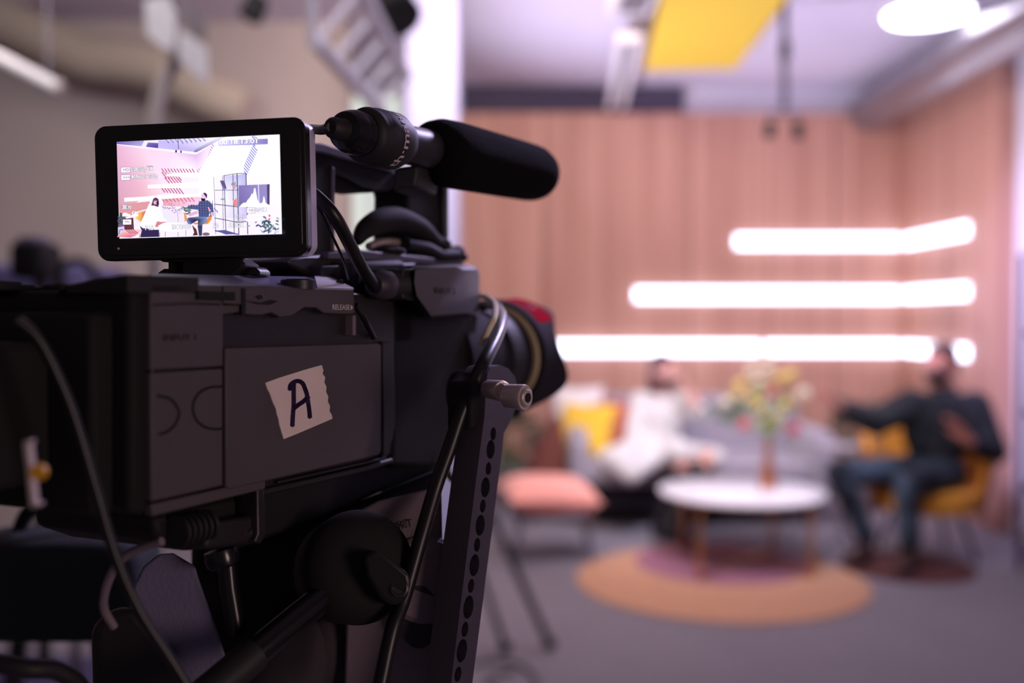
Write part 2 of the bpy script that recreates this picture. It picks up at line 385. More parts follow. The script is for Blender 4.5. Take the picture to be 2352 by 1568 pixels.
# LED bars on the oak walls
def led(a, b, normal, label):
    t = thing('light_bar', label, 'light', (a + b) / 2, 'glowing light bars on the oak walls')
    d = (b - a).normalized()
    obj('bar_housing', prism([a + Vector((0, 0, -.04)) + normal * .0, a + Vector((0, 0, .04)), a + Vector((0, 0, .04)) + normal * .02, a + Vector((0, 0, -.04)) + normal * .02], b - a), 'lamp_white', t)
    obj('diffuser', prism([a + normal * .02 + Vector((0, 0, -.05)), a + normal * .02 + Vector((0, 0, .05)), a + normal * .045 + Vector((0, 0, .04)), a + normal * .045 + Vector((0, 0, -.04))], b - a), 'led_white', t)
NY = Vector((0, -1, 0)); NX = Vector((-1, 0, 0)); YB = 8.248; XR = 3.268
def wy(px, py): return W(px, py, YB)
def wx(px, py):
    r = ray(px, py); return EYE + r * (XR / r.x)
rows = [(555, [(1688, 2062)], 'top', 523), (677, [(1458, 2062)], 'middle', 669), (799, [(1180, 1742), (1755, 2062)], 'bottom', 811)]
for py, spans, nm, pr in rows:
    for i, (x0, x1) in enumerate(spans):
        z = wy(1800, py).z
        a, b = wy(x0, py), wy(x1, py); a.z = b.z = z
        lb_ = {('top', 0): 'topmost and shortest glowing white light bar on the back oak wall', ('middle', 0): 'middle glowing white light bar on the back oak wall',
               ('bottom', 0): 'lowest glowing light bar on the back wall, behind the woman in white', ('bottom', 1): 'lowest glowing light bar near the corner, behind the flowers'}[(nm, i)]
        led(a, b, NY, lb_)
    e = wx(2232, pr); a = Vector((XR, YB - .02, z)); b = Vector((XR, e.y, z))
    led(a, b, NX, {'top': 'topmost glowing light bar on the right oak wall', 'middle': 'middle glowing light bar on the right oak wall', 'bottom': 'lowest glowing light bar on the right wall behind the man\'s head'}[nm])

# ================================================================== THE SET FURNITURE
t = thing('round_rug', 'large round tan rug with a plum circle under the coffee table', 'rug', (1.2, 5.56, 0))
obj('rug_ring', lathe((1.14, 5.43, 0.001), (0, 0, 1), [(0, .785), (.008, .785), (.012, .775)], 96), 'rug_tan', t)
obj('inner_circle', lathe((1.22, 5.79, 0.010), (0, 0, 1), [(0, .50), (.005, .497)], 96), 'rug_purple', t, label='plum coloured inner circle')
o = obj('small_rug', lathe((2.28, 5.72, 0.001), (0, 0, 1), [(0, .37), (.009, .37), (.011, .36)], 64), 'rug_brown'); tag(o, 'small dark brown round rug under the man\'s feet', 'rug')

def softbox(c, s, bm=None, m=None, r=.05, bulge=.02):
    b = NB(); bmesh.ops.create_cube(b, size=1)
    bmesh.ops.subdivide_edges(b, edges=b.edges[:], cuts=7, use_grid_fill=True)
    for v in b.verts:
        x, y, z = v.co * 2
        q = Vector((x, y, z)); l = (abs(x) ** 6 + abs(y) ** 6 + abs(z) ** 6) ** (1 / 6); q = q / l
        q += Vector((0, 0, math.copysign(bulge / s[2] * 2 * (1 - min(1, abs(x))) * (1 - min(1, abs(y))), z) if abs(z) > .5 else 0))
        p = Vector((q.x * s[0] / 2, q.y * s[1] / 2, q.z * s[2] / 2)); v.co = Vector(c) + (m @ p if m else p)
    return b
def pillow(c, s, m=None):
    b = NB(); N = 14; top = {}; bot = {}
    for i in range(N + 1):
        for j in range(N + 1):
            u, v = i / N * 2 - 1, j / N * 2 - 1
            h = ((1 - u ** 4) * (1 - v ** 4)) ** .5 * s[2] / 2
            k = 1 - .10 * ((1 - abs(u)) * abs(v) ** 2 + (1 - abs(v)) * abs(u) ** 2)
            for d, sg in ((top, 1), (bot, -1)):
                if sg < 0 and (i in (0, N) or j in (0, N)): d[i, j] = top[i, j]; continue
                p = Vector((u * k * s[0] / 2, v * k * s[1] / 2, sg * h)); d[i, j] = b.verts.new(Vector(c) + (m @ p if m else p))
    for d, sg in ((top, 1), (bot, -1)):
        for i in range(N):
            for j in range(N):
                f = (d[i, j], d[i + 1, j], d[i + 1, j + 1], d[i, j + 1]); b.faces.new(f if sg > 0 else f[::-1])
    return b
def rotm(x=0, y=0, z=0):
    return Matrix.Rotation(R(z), 3, 'Z') @ Matrix.Rotation(R(y), 3, 'Y') @ Matrix.Rotation(R(x), 3, 'X')

# sofa
t = thing('sofa', 'grey upholstered sofa with dark base below the light bars', 'sofa', (1.27, 7.2, 0))
obj('base', box((1.27, 7.28, .19), (1.74, .82, .18)), 'sofa_base', t, bev=.02)
for i, x in enumerate((.84, 1.70)): obj('seat_cushion', softbox((x, 7.18, .37), (.86, .84, .18)), 'sofa_grey', t)
obj('backrest', softbox((1.31, 7.66, .56), (1.78, .22, .58), bulge=.0), 'sofa_grey', t)
for x in (.86, 1.68): obj('back_cushion', softbox((x, 7.50, .60), (.80, .20, .42), m=rotm(x=-12)), 'sofa_grey', t)
obj('armrest', softbox((.465, 7.22, .42), (.14, .96, .50), bulge=0), 'sofa_grey', t)
obj('armrest', softbox((2.14, 7.22, .42), (.18, .96, .48), bulge=0), 'sofa_grey', t)
q0 = G(1354, 1206); obj('leg', cyl(q0, (q0.x, q0.y, .12), .020, .024), 'brass', t, label='brass front leg')
for x in (.56, 2.05):
    for y in (6.92, 7.6): obj('leg', cyl((x, y, 0), (x, y, .11), .015, .022), 'sofa_base', t)
def cushion(c, s, m, material, label):
    o = obj('cushion', pillow(c, s, m), material); tag(o, label, 'cushion', 'cushions on the seats'); return o
cushion(P(1345, 990, 7.15), (.42, .42, .14), rotm(x=68, z=-28), 'yellow_cloth', 'yellow cushion leaning on the left end of the grey sofa')
cushion(P(1408, 985, 7.25), (.40, .40, .14), rotm(x=70, z=-20), 'rust_cloth', 'rust pink cushion between the yellow cushion and the woman')
cushion(P(1442, 975, 7.34), (.38, .38, .12), rotm(x=72, z=-10), 'maroon_cloth', 'maroon cushion directly behind the woman in white')
cushion(P(1325, 942, 7.42), (.38, .36, .12), rotm(x=74, z=-12), 'white_cloth', 'white cushion behind the yellow cushion on the sofa')
# dark brown armchair at the end of the sofa
t = thing('brown_armchair', 'dark brown leather armchair standing left of the grey sofa', 'armchair', (.22, 7.0, 0))
obj('shell', loft(NB(), [W(1212, 1095, 6.9), W(1300, 1095, 6.9), W(1299, 1040, 6.9), W(1296, 985, 6.9), W(1286, 960, 6.9), W(1262, 985, 6.9), W(1232, 1040, 6.9)],
    [W(1212, 1095, 6.9) + Vector((0, .45, 0)), W(1300, 1095, 6.9) + Vector((0, .45, 0)), W(1299, 1040, 6.9) + Vector((0, .45, 0)), W(1296, 985, 6.9) + Vector((0, .45, 0)), W(1286, 960, 6.9) + Vector((0, .45, 0)), W(1262, 985, 6.9) + Vector((0, .45, 0)), W(1232, 1040, 6.9) + Vector((0, .45, 0))]), 'brown_leather', t, bev=.02, seg=3)
for x in (.14, .40):
    for y in (6.95, 7.3): obj('leg', cyl((x, y, 0), (x, y, .37), .012), 'sofa_base', t)
# coral cushion on stool
t = thing('low_stool', 'low stool with thin grey legs under the coral cushion', 'stool', (.27, 6.0, 0))
sc = P(1270, 1160, 5.95); zs = sc.z
obj('seat', softbox((sc.x, 5.95, zs - .03), (.50, .42, .06), bulge=0), 'metal_grey', t)
for sx, sy in ((-1, -1), (1, -1), (-1, 1), (1, 1)):
    obj('leg', cyl((sc.x + sx * .19, 5.95 + sy * .15, zs - .04), (sc.x + sx * .22, 5.95 + sy * .18, 0), .013, .011), 'metal_grey', t)
cp = P(1260, 1126, 5.92); cp.z = zs + .075
o = obj('cushion', pillow(cp, (.55, .44, .19), rotm(z=12, x=4, y=3)), 'coral_cloth'); tag(o, 'coral pink cushion lying on the low stool', 'cushion', 'cushions on the seats')
# coffee table
TC = Vector((1.36, 5.86, 0))
t = thing('coffee_table', 'round white coffee table with brass legs and low cross brace', 'table', TC)
obj('tabletop', lathe(TC + Vector((0, 0, .405)), (0, 0, 1), [(0, .47), (.004, .485), (.018, .485), (.022, .478)], 96), 'marble_white', t)
obj('rim_band', lathe(TC + Vector((0, 0, .388)), (0, 0, 1), [(0, .44), (.017, .44)], 96), 'brass', t)
lp = [G(1606, 1336) , G(1866, 1332), G(1775, 1272), G(1568, 1262)]
for q in lp: obj('leg', cyl((q.x, q.y, .012), ((q.x - TC.x) * .98 + TC.x, (q.y - TC.y) * .98 + TC.y, .39), .014, .014), 'brass', t)
obj('cross_brace', cyl((lp[0].x, lp[0].y, .03), (lp[2].x, lp[2].y, .03), .010), 'brass', t)
obj('cross_brace', cyl((lp[1].x, lp[1].y, .03), (lp[3].x, lp[3].y, .03), .010), 'brass', t)
VB = Vector((1.53, 5.93, .427))
o = obj('vase', lathe(VB, (0, 0, 1), [(0, .045), (.01, .052), (.05, .05), (.12, .036), (.2, .022), (.27, .021), (.28, .026), (.283, .018)], 40), 'copper'); tag(o, 'slim copper vase holding the flowers on the round table', 'vase')
t = thing('flower_bouquet', 'loose bouquet of yellow, cream and pink flowers in the copper vase', 'flowers', VB + Vector((0, 0, .25)))
top = VB + Vector((0, 0, .26))
fl = [(1762, 850, 'petal_cream'), (1790, 868, 'petal_yellow'), (1728, 850, 'petal_cream'), (1815, 862, 'petal_yellow'), (1700, 885, 'petal_yellow'), (1770, 905, 'petal_pink'), (1800, 935, 'petal_yellow'), (1745, 935, 'petal_yellow'),
      (1822, 985, 'petal_pink'), (1762, 965, 'petal_yellow'), (1690, 912, 'petal_yellow'), (1790, 890, 'petal_pink'), (1725, 915, 'petal_yellow'), (1845, 905, 'petal_cream'), (1710, 975, 'petal_pink'), (1780, 975, 'petal_yellow'), (1765, 820, 'petal_cream'), (1665, 925, 'petal_cream'), (1740, 880, 'petal_cream'), (1790, 955, 'petal_cream')]
def blossom(c, r, material, parent):
    bm = NB(); c = Vector(c)
    for k in range(6):
        a = k * math.pi / 3; d = Vector((math.cos(a), -.5 * math.sin(a), math.sin(a))).normalized()
        ell(c + d * r * .55, (r * .55, r * .3, r * .45), bm=bm, sub=2, m=Vector((1, 0, 0)).rotation_difference(d).to_matrix())
    ell(c, (r * .35,) * 3, bm=bm, sub=2)
    obj('blossom', bm, material, parent)
bs = NB()
for i, (x, y, mt_) in enumerate(fl):
    q = P(x, y, 5.93 + random.uniform(-.12, .12)); tube([top - Vector((0, 0, .1)), top, (top + q) / 2 + Vector((0, 0, .03)), q], .003, 6, bs)
    blossom(q, random.uniform(.030, .044), mt_, t)
obj('stems', bs, 'leaf', t)
def leafy(center, rad, n, length, material, parent, seed=1, wd=.3, up=.3, tophalf=False):
    rnd = random.Random(seed); bm = NB()
    for i in range(n):
        d = Vector((rnd.gauss(0, 1), rnd.gauss(0, 1), rnd.gauss(up, .8))).normalized(); c = Vector(center) + Vector((d.x * rad[0], d.y * rad[1], d.z * rad[2])) * rnd.uniform(.3, 1)
        L = length * rnd.uniform(.6, 1.2); s = d.cross(Vector((0, 0, 1)))
        s = s.normalized() if s.length > .01 else Vector((1, 0, 0))
        d2 = (d + Vector((0, 0, -.5))).normalized(); m1 = c + d * L * .5; tip = m1 + d2 * L * .5; nn = d.cross(s) * .0015
        f = [c, m1 + s * L * wd * .5, tip, m1 - s * L * wd * .5]
        loft(bm, f, [p + nn for p in f])
    return obj('foliage', bm, material, parent, smooth=False)
leafy(P(1745, 950, 5.95), (.26, .12, .16), 110, .09, 'leaf', t, 4)
leafy(P(1660, 945, 5.95), (.10, .08, .05), 36, .10, 'leaf_dark', t, 5)
# plants
t = thing('potted_plant', 'leafy dark green plant behind the brown armchair at the left', 'plant', (.0, 7.55, 0))
obj('pot', lathe((.0, 7.55, 0), (0, 0, 1), [(0, .10), (.02, .11), (.30, .14), (.32, .14), (.32, .12), (.28, .11)], 40), 'pot_grey', t)
leafy((.0, 7.55, .55), (.20, .18, .22), 170, .15, 'leaf_dark', t, 8)
t = thing('side_table', 'small lavender grey side table between the sofa and the man', 'table', (2.08, 6.45, 0))
q = P(1938, 1022, 6.4)
obj('tabletop', lathe((q.x, q.y, q.z - .02), (0, 0, 1), [(0, .14), (.02, .14)], 40), 'sofa_grey', t, bev=.003)
obj('post', cyl((q.x, q.y, .02), (q.x, q.y, q.z - .02), .012), 'metal_grey', t)
obj('foot', lathe((q.x, q.y, 0), (0, 0, 1), [(0, .12), (.015, .11)], 40), 'metal_grey', t)
t = thing('potted_plant', 'bushy green plant beside the sofa behind the man\'s arm', 'plant', (2.58, 7.45, 0))
obj('pot', lathe((2.58, 7.45, 0), (0, 0, 1), [(0, .10), (.30, .13), (.32, .13), (.32, .11), (.28, .10)], 40), 'pot_grey', t)
leafy((2.58, 7.48, .60), (.17, .15, .19), 160, .14, 'leaf_dark', t, 11)
# mustard tub chair
CC = Vector((2.53, 6.05, 0))
t = thing('tub_chair', 'mustard yellow tub armchair the man sits in', 'armchair', CC)
def shell(r0, r1, z0, h0, h1, a0, a1, c=CC):
    bm = NB(); n = 40; ring = []
    for i in range(n + 1):
        f = i / n; a = a0 + (a1 - a0) * f; k = math.sin(math.pi * f); zt = h0 + (h1 - h0) * k ** .8
        d = Vector((math.cos(a), math.sin(a), 0)); fl_ = 1.1
        ring.append([bm.verts.new(c + d * r1 * .88 + Vector((0, 0, z0))), bm.verts.new(c + d * r1 * fl_ + Vector((0, 0, zt))), bm.verts.new(c + d * r0 * fl_ + Vector((0, 0, zt))), bm.verts.new(c + d * r0 * .88 + Vector((0, 0, z0)))])
    for i in range(n):
        for k in range(4): bm.faces.new((ring[i][k], ring[i][(k + 1) % 4], ring[i + 1][(k + 1) % 4], ring[i + 1][k]))
    bm.faces.new(ring[0]); bm.faces.new(ring[-1][::-1]); return bm
face = R(250)
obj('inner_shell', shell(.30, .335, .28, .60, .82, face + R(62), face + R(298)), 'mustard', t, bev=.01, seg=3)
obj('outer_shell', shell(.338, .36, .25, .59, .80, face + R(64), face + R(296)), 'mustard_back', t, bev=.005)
obj('seat_cushion', lathe(CC + Vector((0, 0, .28)), (0, 0, 1), [(0, .28), (.02, .31), (.12, .31), (.14, .28)], 48), 'mustard', t)
for a in (45, 135, 225, 315):
    d = Vector((math.cos(R(a)), math.sin(R(a)), 0)); obj('leg', cyl(CC + d * .2 + Vector((0, 0, .27)), CC + d * .30, .014, .010), 'sofa_base', t)
# black metal shelf at the right
t = thing('metal_shelf', 'open black metal shelf rack standing at the right wall', 'shelf', (3.05, 5.3, 0))
x0, x1, y0, y1, H = 2.90, 3.30, 4.75, 5.66, 1.80
for x in (x0, x1):
    for y in (y0, (y0 + y1) / 2, y1): obj('post', box((x, y, H / 2), (.025, .025, H)), 'shelf_black', t)
for z in (.10, .48, .90, 1.35, 1.79):
    obj('shelf_frame', join(box((x0, (y0 + y1) / 2, z), (.02, y1 - y0, .02)), box((x1, (y0 + y1) / 2, z), (.02, y1 - y0, .02)), box(((x0 + x1) / 2, y0, z), (x1 - x0, .02, .02)), box(((x0 + x1) / 2, y1, z), (x1 - x0, .02, .02))), 'shelf_black', t)
    if z < 1.7: obj('shelf_board', box(((x0 + x1) / 2, (y0 + y1) / 2, z + .012), (x1 - x0 - .03, y1 - y0 - .03, .008)), 'shelf_black', t)

# ================================================================== PEOPLE
def blob(name, segs, material, parent, voxel=.008, smooth=6, ells=()):
    bm = NB()
    for a, ra, b, rb in segs:
        a = Vector(a); b = Vector(b)
        ell(a, (ra,) * 3, bm=bm, sub=3); ell(b, (rb,) * 3, bm=bm, sub=3)
        if (b - a).length > 1e-4: lathe(a, b - a, [(0, ra * .98), ((b - a).length, rb * .98)], 24, bm)
    for c, r, m in ells: ell(c, r, m, bm, 3)
    o = obj(name, bm, material, parent, smooth=True, ang=180)
    md = o.modifiers.new('remesh', 'REMESH'); md.mode = 'VOXEL'; md.voxel_size = voxel; md.use_smooth_shade = True
    if smooth: s = o.modifiers.new('smooth', 'SMOOTH'); s.factor = .5; s.iterations = smooth
    return o
def hand(wrist, d, palmn, side, curl=.35, k=1.0):
    """palm plus five fingers, each two or three bones; side = direction of the thumb"""
    wrist = Vector(wrist); d = Vector(d).normalized(); n = Vector(palmn).normalized(); s = d.cross(n).normalized() * side
    out = []
    for j in (-.026, -.009, .009, .026): out.append((wrist + s * j * .7 * k, .014 * k, wrist + d * .08 * k + s * j * k, .011 * k))
    for j, L in ((.028, .070), (.010, .078), (-.009, .073), (-.027, .056)):
        b = wrist + d * .085 * k + s * j * k; c1 = b + (d * math.cos(curl) + n * math.sin(curl)) * L * .5 * k + s * j * .1
        c2 = c1 + (d * math.cos(curl * 2.2) + n * math.sin(curl * 2.2)) * L * .5 * k
        out += [(b, .009 * k, c1, .0085 * k), (c1, .0085 * k, c2, .007 * k)]
    b = wrist + d * .025 * k + s * .03 * k; c1 = b + (d * .6 + s * .8).normalized() * .04 * k; c2 = c1 + (d * .85 + s * .4 + n * .3).normalized() * .03 * k
    out += [(b, .012 * k, c1, .0105 * k), (c1, .0105 * k, c2, .008 * k)]
    return out
def head(c, fwd, up=(0, 0, 1), k=1.0):
    f = Vector(fwd).normalized(); l = Vector(up).cross(f).normalized(); u = f.cross(l)
    m = Matrix((f, l, u)).transposed(); c = Vector(c)
    q = lambda x, y, z: c + m @ (Vector((x, y, z)) * k)
    e = [(q(-.01, 0, .03), (.095 * k, .076 * k, .088 * k), m), (q(.03, 0, -.045), (.062 * k, .055 * k, .07 * k), m),
         (q(.095, 0, -.02), (.016 * k, .011 * k, .022 * k), m), (q(.075, 0, .022), (.018 * k, .05 * k, .012 * k), m), (q(.073, 0, -.075), (.02 * k, .022 * k, .015 * k), m)]
    for s in (-1, 1): e += [(q(-.005, s * .077, -.005), (.018 * k, .008 * k, .032 * k), m)]
    return m, q, e
# ---- man
HC = P(2160, 838, 5.97)
t = thing('person', 'bearded dark haired person in plaid shirt and jeans with black mask, seated in mustard chair', 'person', Vector((2.4, 5.95, 0)))
t['label'] = 'person in dark plaid shirt, jeans and black mask gesturing in the mustard armchair'
mm, q, he = head(HC, (-.86, -.5, -.12), (.10, 0, 1), 1.02)
neck = P(2168, 892, 6.02); chest = P(2160, 965, 6.03); pel = P(2140, 1070, 6.08)
shR = P(2092, 930, 5.97); shL = P(2238, 935, 5.95); elR = P(2010, 968, 5.86); wrR = P(1930, 935, 5.72)
elL = P(2280, 1035, 5.88); wrL = P(2222, 1012, 5.70)
hipR = P(2098, 1082, 6.02); hipL = P(2180, 1085, 6.0); knR = P(1925, 1085, 5.80); knL = P(2082, 1110, 5.68)
anR = P(1988, 1250, 5.86); anL = P(2088, 1262, 5.62)
body = [(neck, .055, HC + Vector((.01, .01, -.06)), .055), (pel, .13, chest, .13), (shR, .055, elR, .04), (elR, .04, wrR, .028), (shL, .055, elL, .04), (elL, .04, wrL, .028),
        (hipR, .08, knR, .055), (knR, .05, anR, .035), (hipL, .08, knL, .055), (knL, .05, anL, .035)]
body += hand(wrR, P(1885, 900, 5.62) - wrR, (0, -.3, 1), 1, .25, 1.1) + hand(wrL, P(2190, 965, 5.66) - wrL, (-.7, -.3, .3), -1, .3, 1.1)
bo = blob('body', body, 'skin', t, .006, 3, he)
blob('shirt', [(pel + Vector((0, 0, .0)), .155, chest, .165), (P(2120, 1000, 6.02), .12, P(2200, 1000, 6.0), .13), (shR, .085, shL, .085), (P(2110, 960, 6.0), .12, P(2215, 960, 5.98), .12), (shR, .10, elR, .088), (elR, .088, wrR + (elR - wrR) * .12, .056), (shL, .10, elL, .085), (elL, .085, wrL + (elL - wrL) * .3, .055), (neck, .062, neck + Vector((0, 0, -.05)), .085)], 'plaid', t, .009, 6)
blob('jeans', [(pel + Vector((0, 0, -.02)), .145, pel + Vector((0, 0, -.04)), .14), (hipR, .105, knR, .078), (knR, .076, anR + Vector((0, 0, .05)), .06), (hipL, .105, knL, .08), (knL, .078, anL + Vector((0, 0, .05)), .062)], 'denim', t, .009, 6)
for an, toe in ((anR, P(1958, 1288, 5.70)), (anL, P(2072, 1308, 5.50))):
    toe.z = .05; h = an.copy(); h.z = .055
    blob('boot', [(an + Vector((0, 0, .08)), .052, h, .046), (h, .046, toe, .042), (h + Vector((0, 0, -.012)), .038, toe + Vector((0, 0, -.008)), .036)], 'boots_brown', t, .007, 3)
ha = blob('hair', [], 'hair_dark', t, .006, 3, [(q(-.03, 0, .052), (.098, .084, .085), mm), (q(-.055, 0, .0), (.06, .08, .075), mm), (q(.03, 0, .10), (.05, .062, .026), mm)])
blob('face_mask', [], 'mask_black', t, .005, 2, [(q(.045, 0, -.058), (.064, .066, .052), mm)])
for s in (-1, 1):
    ey = obj('eye', ell(q(.082, s * .03, .005), (.012, .014, .010), mm, sub=2), 'eye_white', t)
    obj('iris', ell(q(.092, s * .03, .005), (.004, .006, .006), mm, sub=2), 'iris_dark', ey)
# ---- woman
HC = P(1527, 853, 6.80)
t = thing('person', 'person in long white dress, black mask and dark boots on the grey sofa', 'person', Vector((1.05, 6.85, 0)))
mm, q, he = head(HC, (.62, -.72, -.18), (-.05, 0, 1), .96)
neck = P(1518, 898, 6.86); chest = P(1518, 955, 6.90); pel = P(1518, 1035, 6.98)
shR = P(1470, 920, 6.92); shL = P(1572, 922, 6.84); elR = P(1455, 1000, 6.74); wrR = P(1535, 1045, 6.58)
elL = P(1614, 952, 6.58); wrL = P(1582, 900, 6.60); knR = P(1570, 1058, 6.50); knL = P(1632, 1050, 6.56)
anR = P(1512, 1205, 6.52); anL = P(1542, 1210, 6.46)
body = [(neck, .042, HC + Vector((0, .01, -.06)), .045), (pel, .12, chest, .10), (shR, .045, elR, .034), (elR, .034, wrR, .024), (shL, .045, elL, .034), (elL, .036, wrL, .025),
        (P(1500, 1050, 6.9), .08, knR, .055), (knR, .05, anR, .035), (P(1550, 1050, 6.9), .08, knL, .055), (knL, .05, anL, .035)]
body += hand(wrR, P(1575, 1050, 6.50) - wrR, (0, -.3, -1), 1, .3, .95) + hand(wrL, P(1570, 868, 6.62) - wrL, (-.8, .2, 0), 1, .5, .95)
blob('body', body, 'skin_pale', t, .006, 3, he)
blob('dress', [(pel, .15, chest, .125), (shR, .07, shL, .07), (chest + Vector((-.1, 0, 0)), .09, chest + Vector((.1, 0, 0)), .09), (shR, .07, elR, .062), (elR, .062, wrR + (elR - wrR) * .2, .045), (shL, .068, elL, .052), (elL, .05, wrL + (elL - wrL) * .8, .044),
    (P(1500, 1045, 6.86), .12, P(1560, 1035, 6.52), .085), (P(1545, 1045, 6.86), .11, P(1645, 1050, 6.56), .065), (P(1480, 1020, 6.8), .11, P(1425, 1062, 6.45), .10), (P(1425, 1062, 6.45), .10, P(1448, 1085, 6.42), .08),
    (P(1470, 1040, 6.7), .12, P(1400, 1055, 6.55), .08), (P(1500, 1050, 6.6), .08, P(1450, 1090, 6.45), .06)], 'dress_white', t, .010, 8)
for kn, an in ((knR, anR), (knL, anL)):
    toe = an + Vector((.09, -.17, 0)); toe.z = .045; h = an.copy(); h.z = .05
    blob('boot', [(kn + (an - kn) * .22, .066, an, .052), (an, .05, h, .045), (h, .044, toe, .037), (h + Vector((0, 0, -.01)), .036, toe, .036)], 'boots_black', t, .008, 3)
blob('hair', [(q(-.06, -.02, -.03), .055, q(-.07, -.03, -.13), .04), (q(-.04, .06, -.02), .04, q(-.03, .065, -.10), .03), (q(-.04, -.065, -.02), .04, q(-.02, -.07, -.10), .032)], 'hair_brown', t, .006, 3, [(q(-.03, 0, .048), (.098, .086, .085), mm), (q(-.06, 0, 0), (.055, .08, .08), mm)])
blob('face_mask', [], 'mask_black', t, .005, 2, [(q(.045, 0, -.058), (.060, .062, .048), mm)])
for s in (-1, 1):
    ey = obj('eye', ell(q(.079, s * .029, .005), (.012, .014, .010), mm, sub=2), 'eye_white', t)
    obj('iris', ell(q(.089, s * .029, .005), (.004, .006, .006), mm, sub=2), 'iris_dark', ey)

# ================================================================== LEFT BACKGROUND
t = thing('lighting_truss', 'silver lattice lighting truss slanting down left of the white pillar', 'truss', P(800, 120, 3.2))
ends = [(P(722, -60, 2.9), P(875, 268, 3.7)), (P(716, 60, 2.95), P(872, 262, 3.72)), (P(815, -60, 3.0), P(930, 215, 3.9)), (P(930, -60, 2.9), P(925, 175, 3.6))]
ends = [(P(712, -40, 2.9), P(722, 110, 3.0)), (P(722, 90, 3.0), P(880, 262, 3.7)), (P(812, -60, 3.0), P(935, 175, 3.7))]
obj('top_chord', tube([ends[0][0], ends[0][1]], .014, 12, curve=False), 'truss_silver', t)
obj('main_chord', tube([ends[1][0], ends[1][1]], .025, 12, curve=False), 'truss_silver', t)
obj('main_chord', tube([ends[2][0], ends[2][1]], .022, 12, curve=False), 'truss_silver', t)
c1a, c1b = ends[1]; c2a, c2b = ends[2]; n1 = [c1a + (c1b - c1a) * f for f in (.02, .24, .46, .68, .88)]; n2 = [c2a + (c2b - c2a) * f for f in (.12, .34, .56, .78, .97)]
for k in range(5):
    obj('lattice_rod', tube([n1[k], n2[k] + (n2[k] - n1[k]) * .0], .010, 8, curve=False), 'truss_silver', t)
obj('lattice_rod', tube([ends[0][0], c2a + (c2b - c2a) * .2], .010, 8, curve=False), 'truss_silver', t)
for q_ in (n1[2], n2[1], n2[4]): obj('suspension', cyl(q_, (q_.x, q_.y, CZ), .003, seg=6), 'metal_grey', t)
t = thing('black_spotlight', 'black stage spotlight hanging behind the silver truss', 'spotlight', P(905, 20, 3.5))
obj('housing', lathe(P(885, -20, 3.6), (P(925, 55, 3.5) - P(885, -20, 3.6)), [(0, .05), (.03, .075), (.16, .085), (.17, .06)]), 'matte_black', t)
obj('yoke', tube([P(860, 10, 3.6), P(870, -60, 3.6), P(930, -60, 3.6), P(945, 10, 3.6)], .008, 8), 'matte_black', t)
t = thing('studio_lamp', 'pale lamp with open white barn door flaps on a thin stand', 'lamp', P(355, 290, 2.9))
def slab(pts, z, th=.012): return prism([P(x, y, z) for x, y in pts], (0, th, 0))
obj('barn_door', slab([(332, 0), (385, -10), (402, 30), (398, 118), (372, 112), (335, 80)], 2.9), 'lamp_white', t, bev=.003)
obj('barn_door', slab([(412, 70), (440, 85), (472, 110), (478, 190), (462, 186), (410, 140)], 2.85), 'lamp_white', t, bev=.003)
obj('barn_door', slab([(402, 10), (430, 5), (472, 60), (470, 95), (430, 70)], 2.95), 'pot_grey', t, bev=.003)
obj('stand_pole', tube([P(402, 60, 2.95), P(405, 130, 2.95), P(372, 200, 2.95), P(356, 270, 2.95), P(352, 420, 2.95)], .022, 12), 'plaster_grey', t)
q_ = P(352, 410, 2.95); obj('lower_pole', cyl((q_.x, q_.y, .0), (q_.x, q_.y, q_.z), .014), 'metal_grey', t)
for a in (20, 140, 260): obj('stand_leg', cyl((q_.x, q_.y, .5), (q_.x + .4 * math.cos(R(a)), q_.y + .4 * math.sin(R(a)), 0.01), .011), 'metal_grey', t)
t = thing('tube_lamp', 'slim pale tube lamp slanting down at the left edge', 'lamp', P(70, 170, 3.2))
obj('tube', tube([P(-60, 105, 3.2), P(135, 205, 3.3)], .024, 16, curve=False), 'lamp_white', t)
for q_ in (P(-20, 126, 3.2), P(110, 192, 3.28)): obj('suspension', cyl(q_, (q_.x, q_.y, CZ), .003, seg=6), 'metal_grey', t)
obj('end_cap', tube([P(128, 201, 3.3), P(140, 208, 3.3)], .028, 16, curve=False), 'plaster_grey', t)
# curved bulkhead duct on the grey wall
t = thing('curved_duct', 'beige curved duct running across the grey wall at upper left', 'duct', P(250, 110, 6.2))
dp = [P(-80, 10, 6.1), P(60, 70, 6.1), P(180, 125, 6.1), (P(280, 140, 6.1)), P(360, 160, 6.1), P(470, 215, 6.1), P(560, 250, 6.15)]
obj('duct_tube', tube(dp, .14, 24), 'beige_duct', t)
t = thing('small_spotlight', 'small dark spotlight hanging at the top left of the truss', 'spotlight', P(590, 10, 4))
obj('head', lathe(P(598, -10, 4), (P(575, 38, 4) - P(598, -10, 4)), [(0, .03), (.02, .045), (.1, .05), (.11, .03)]), 'matte_black', t)
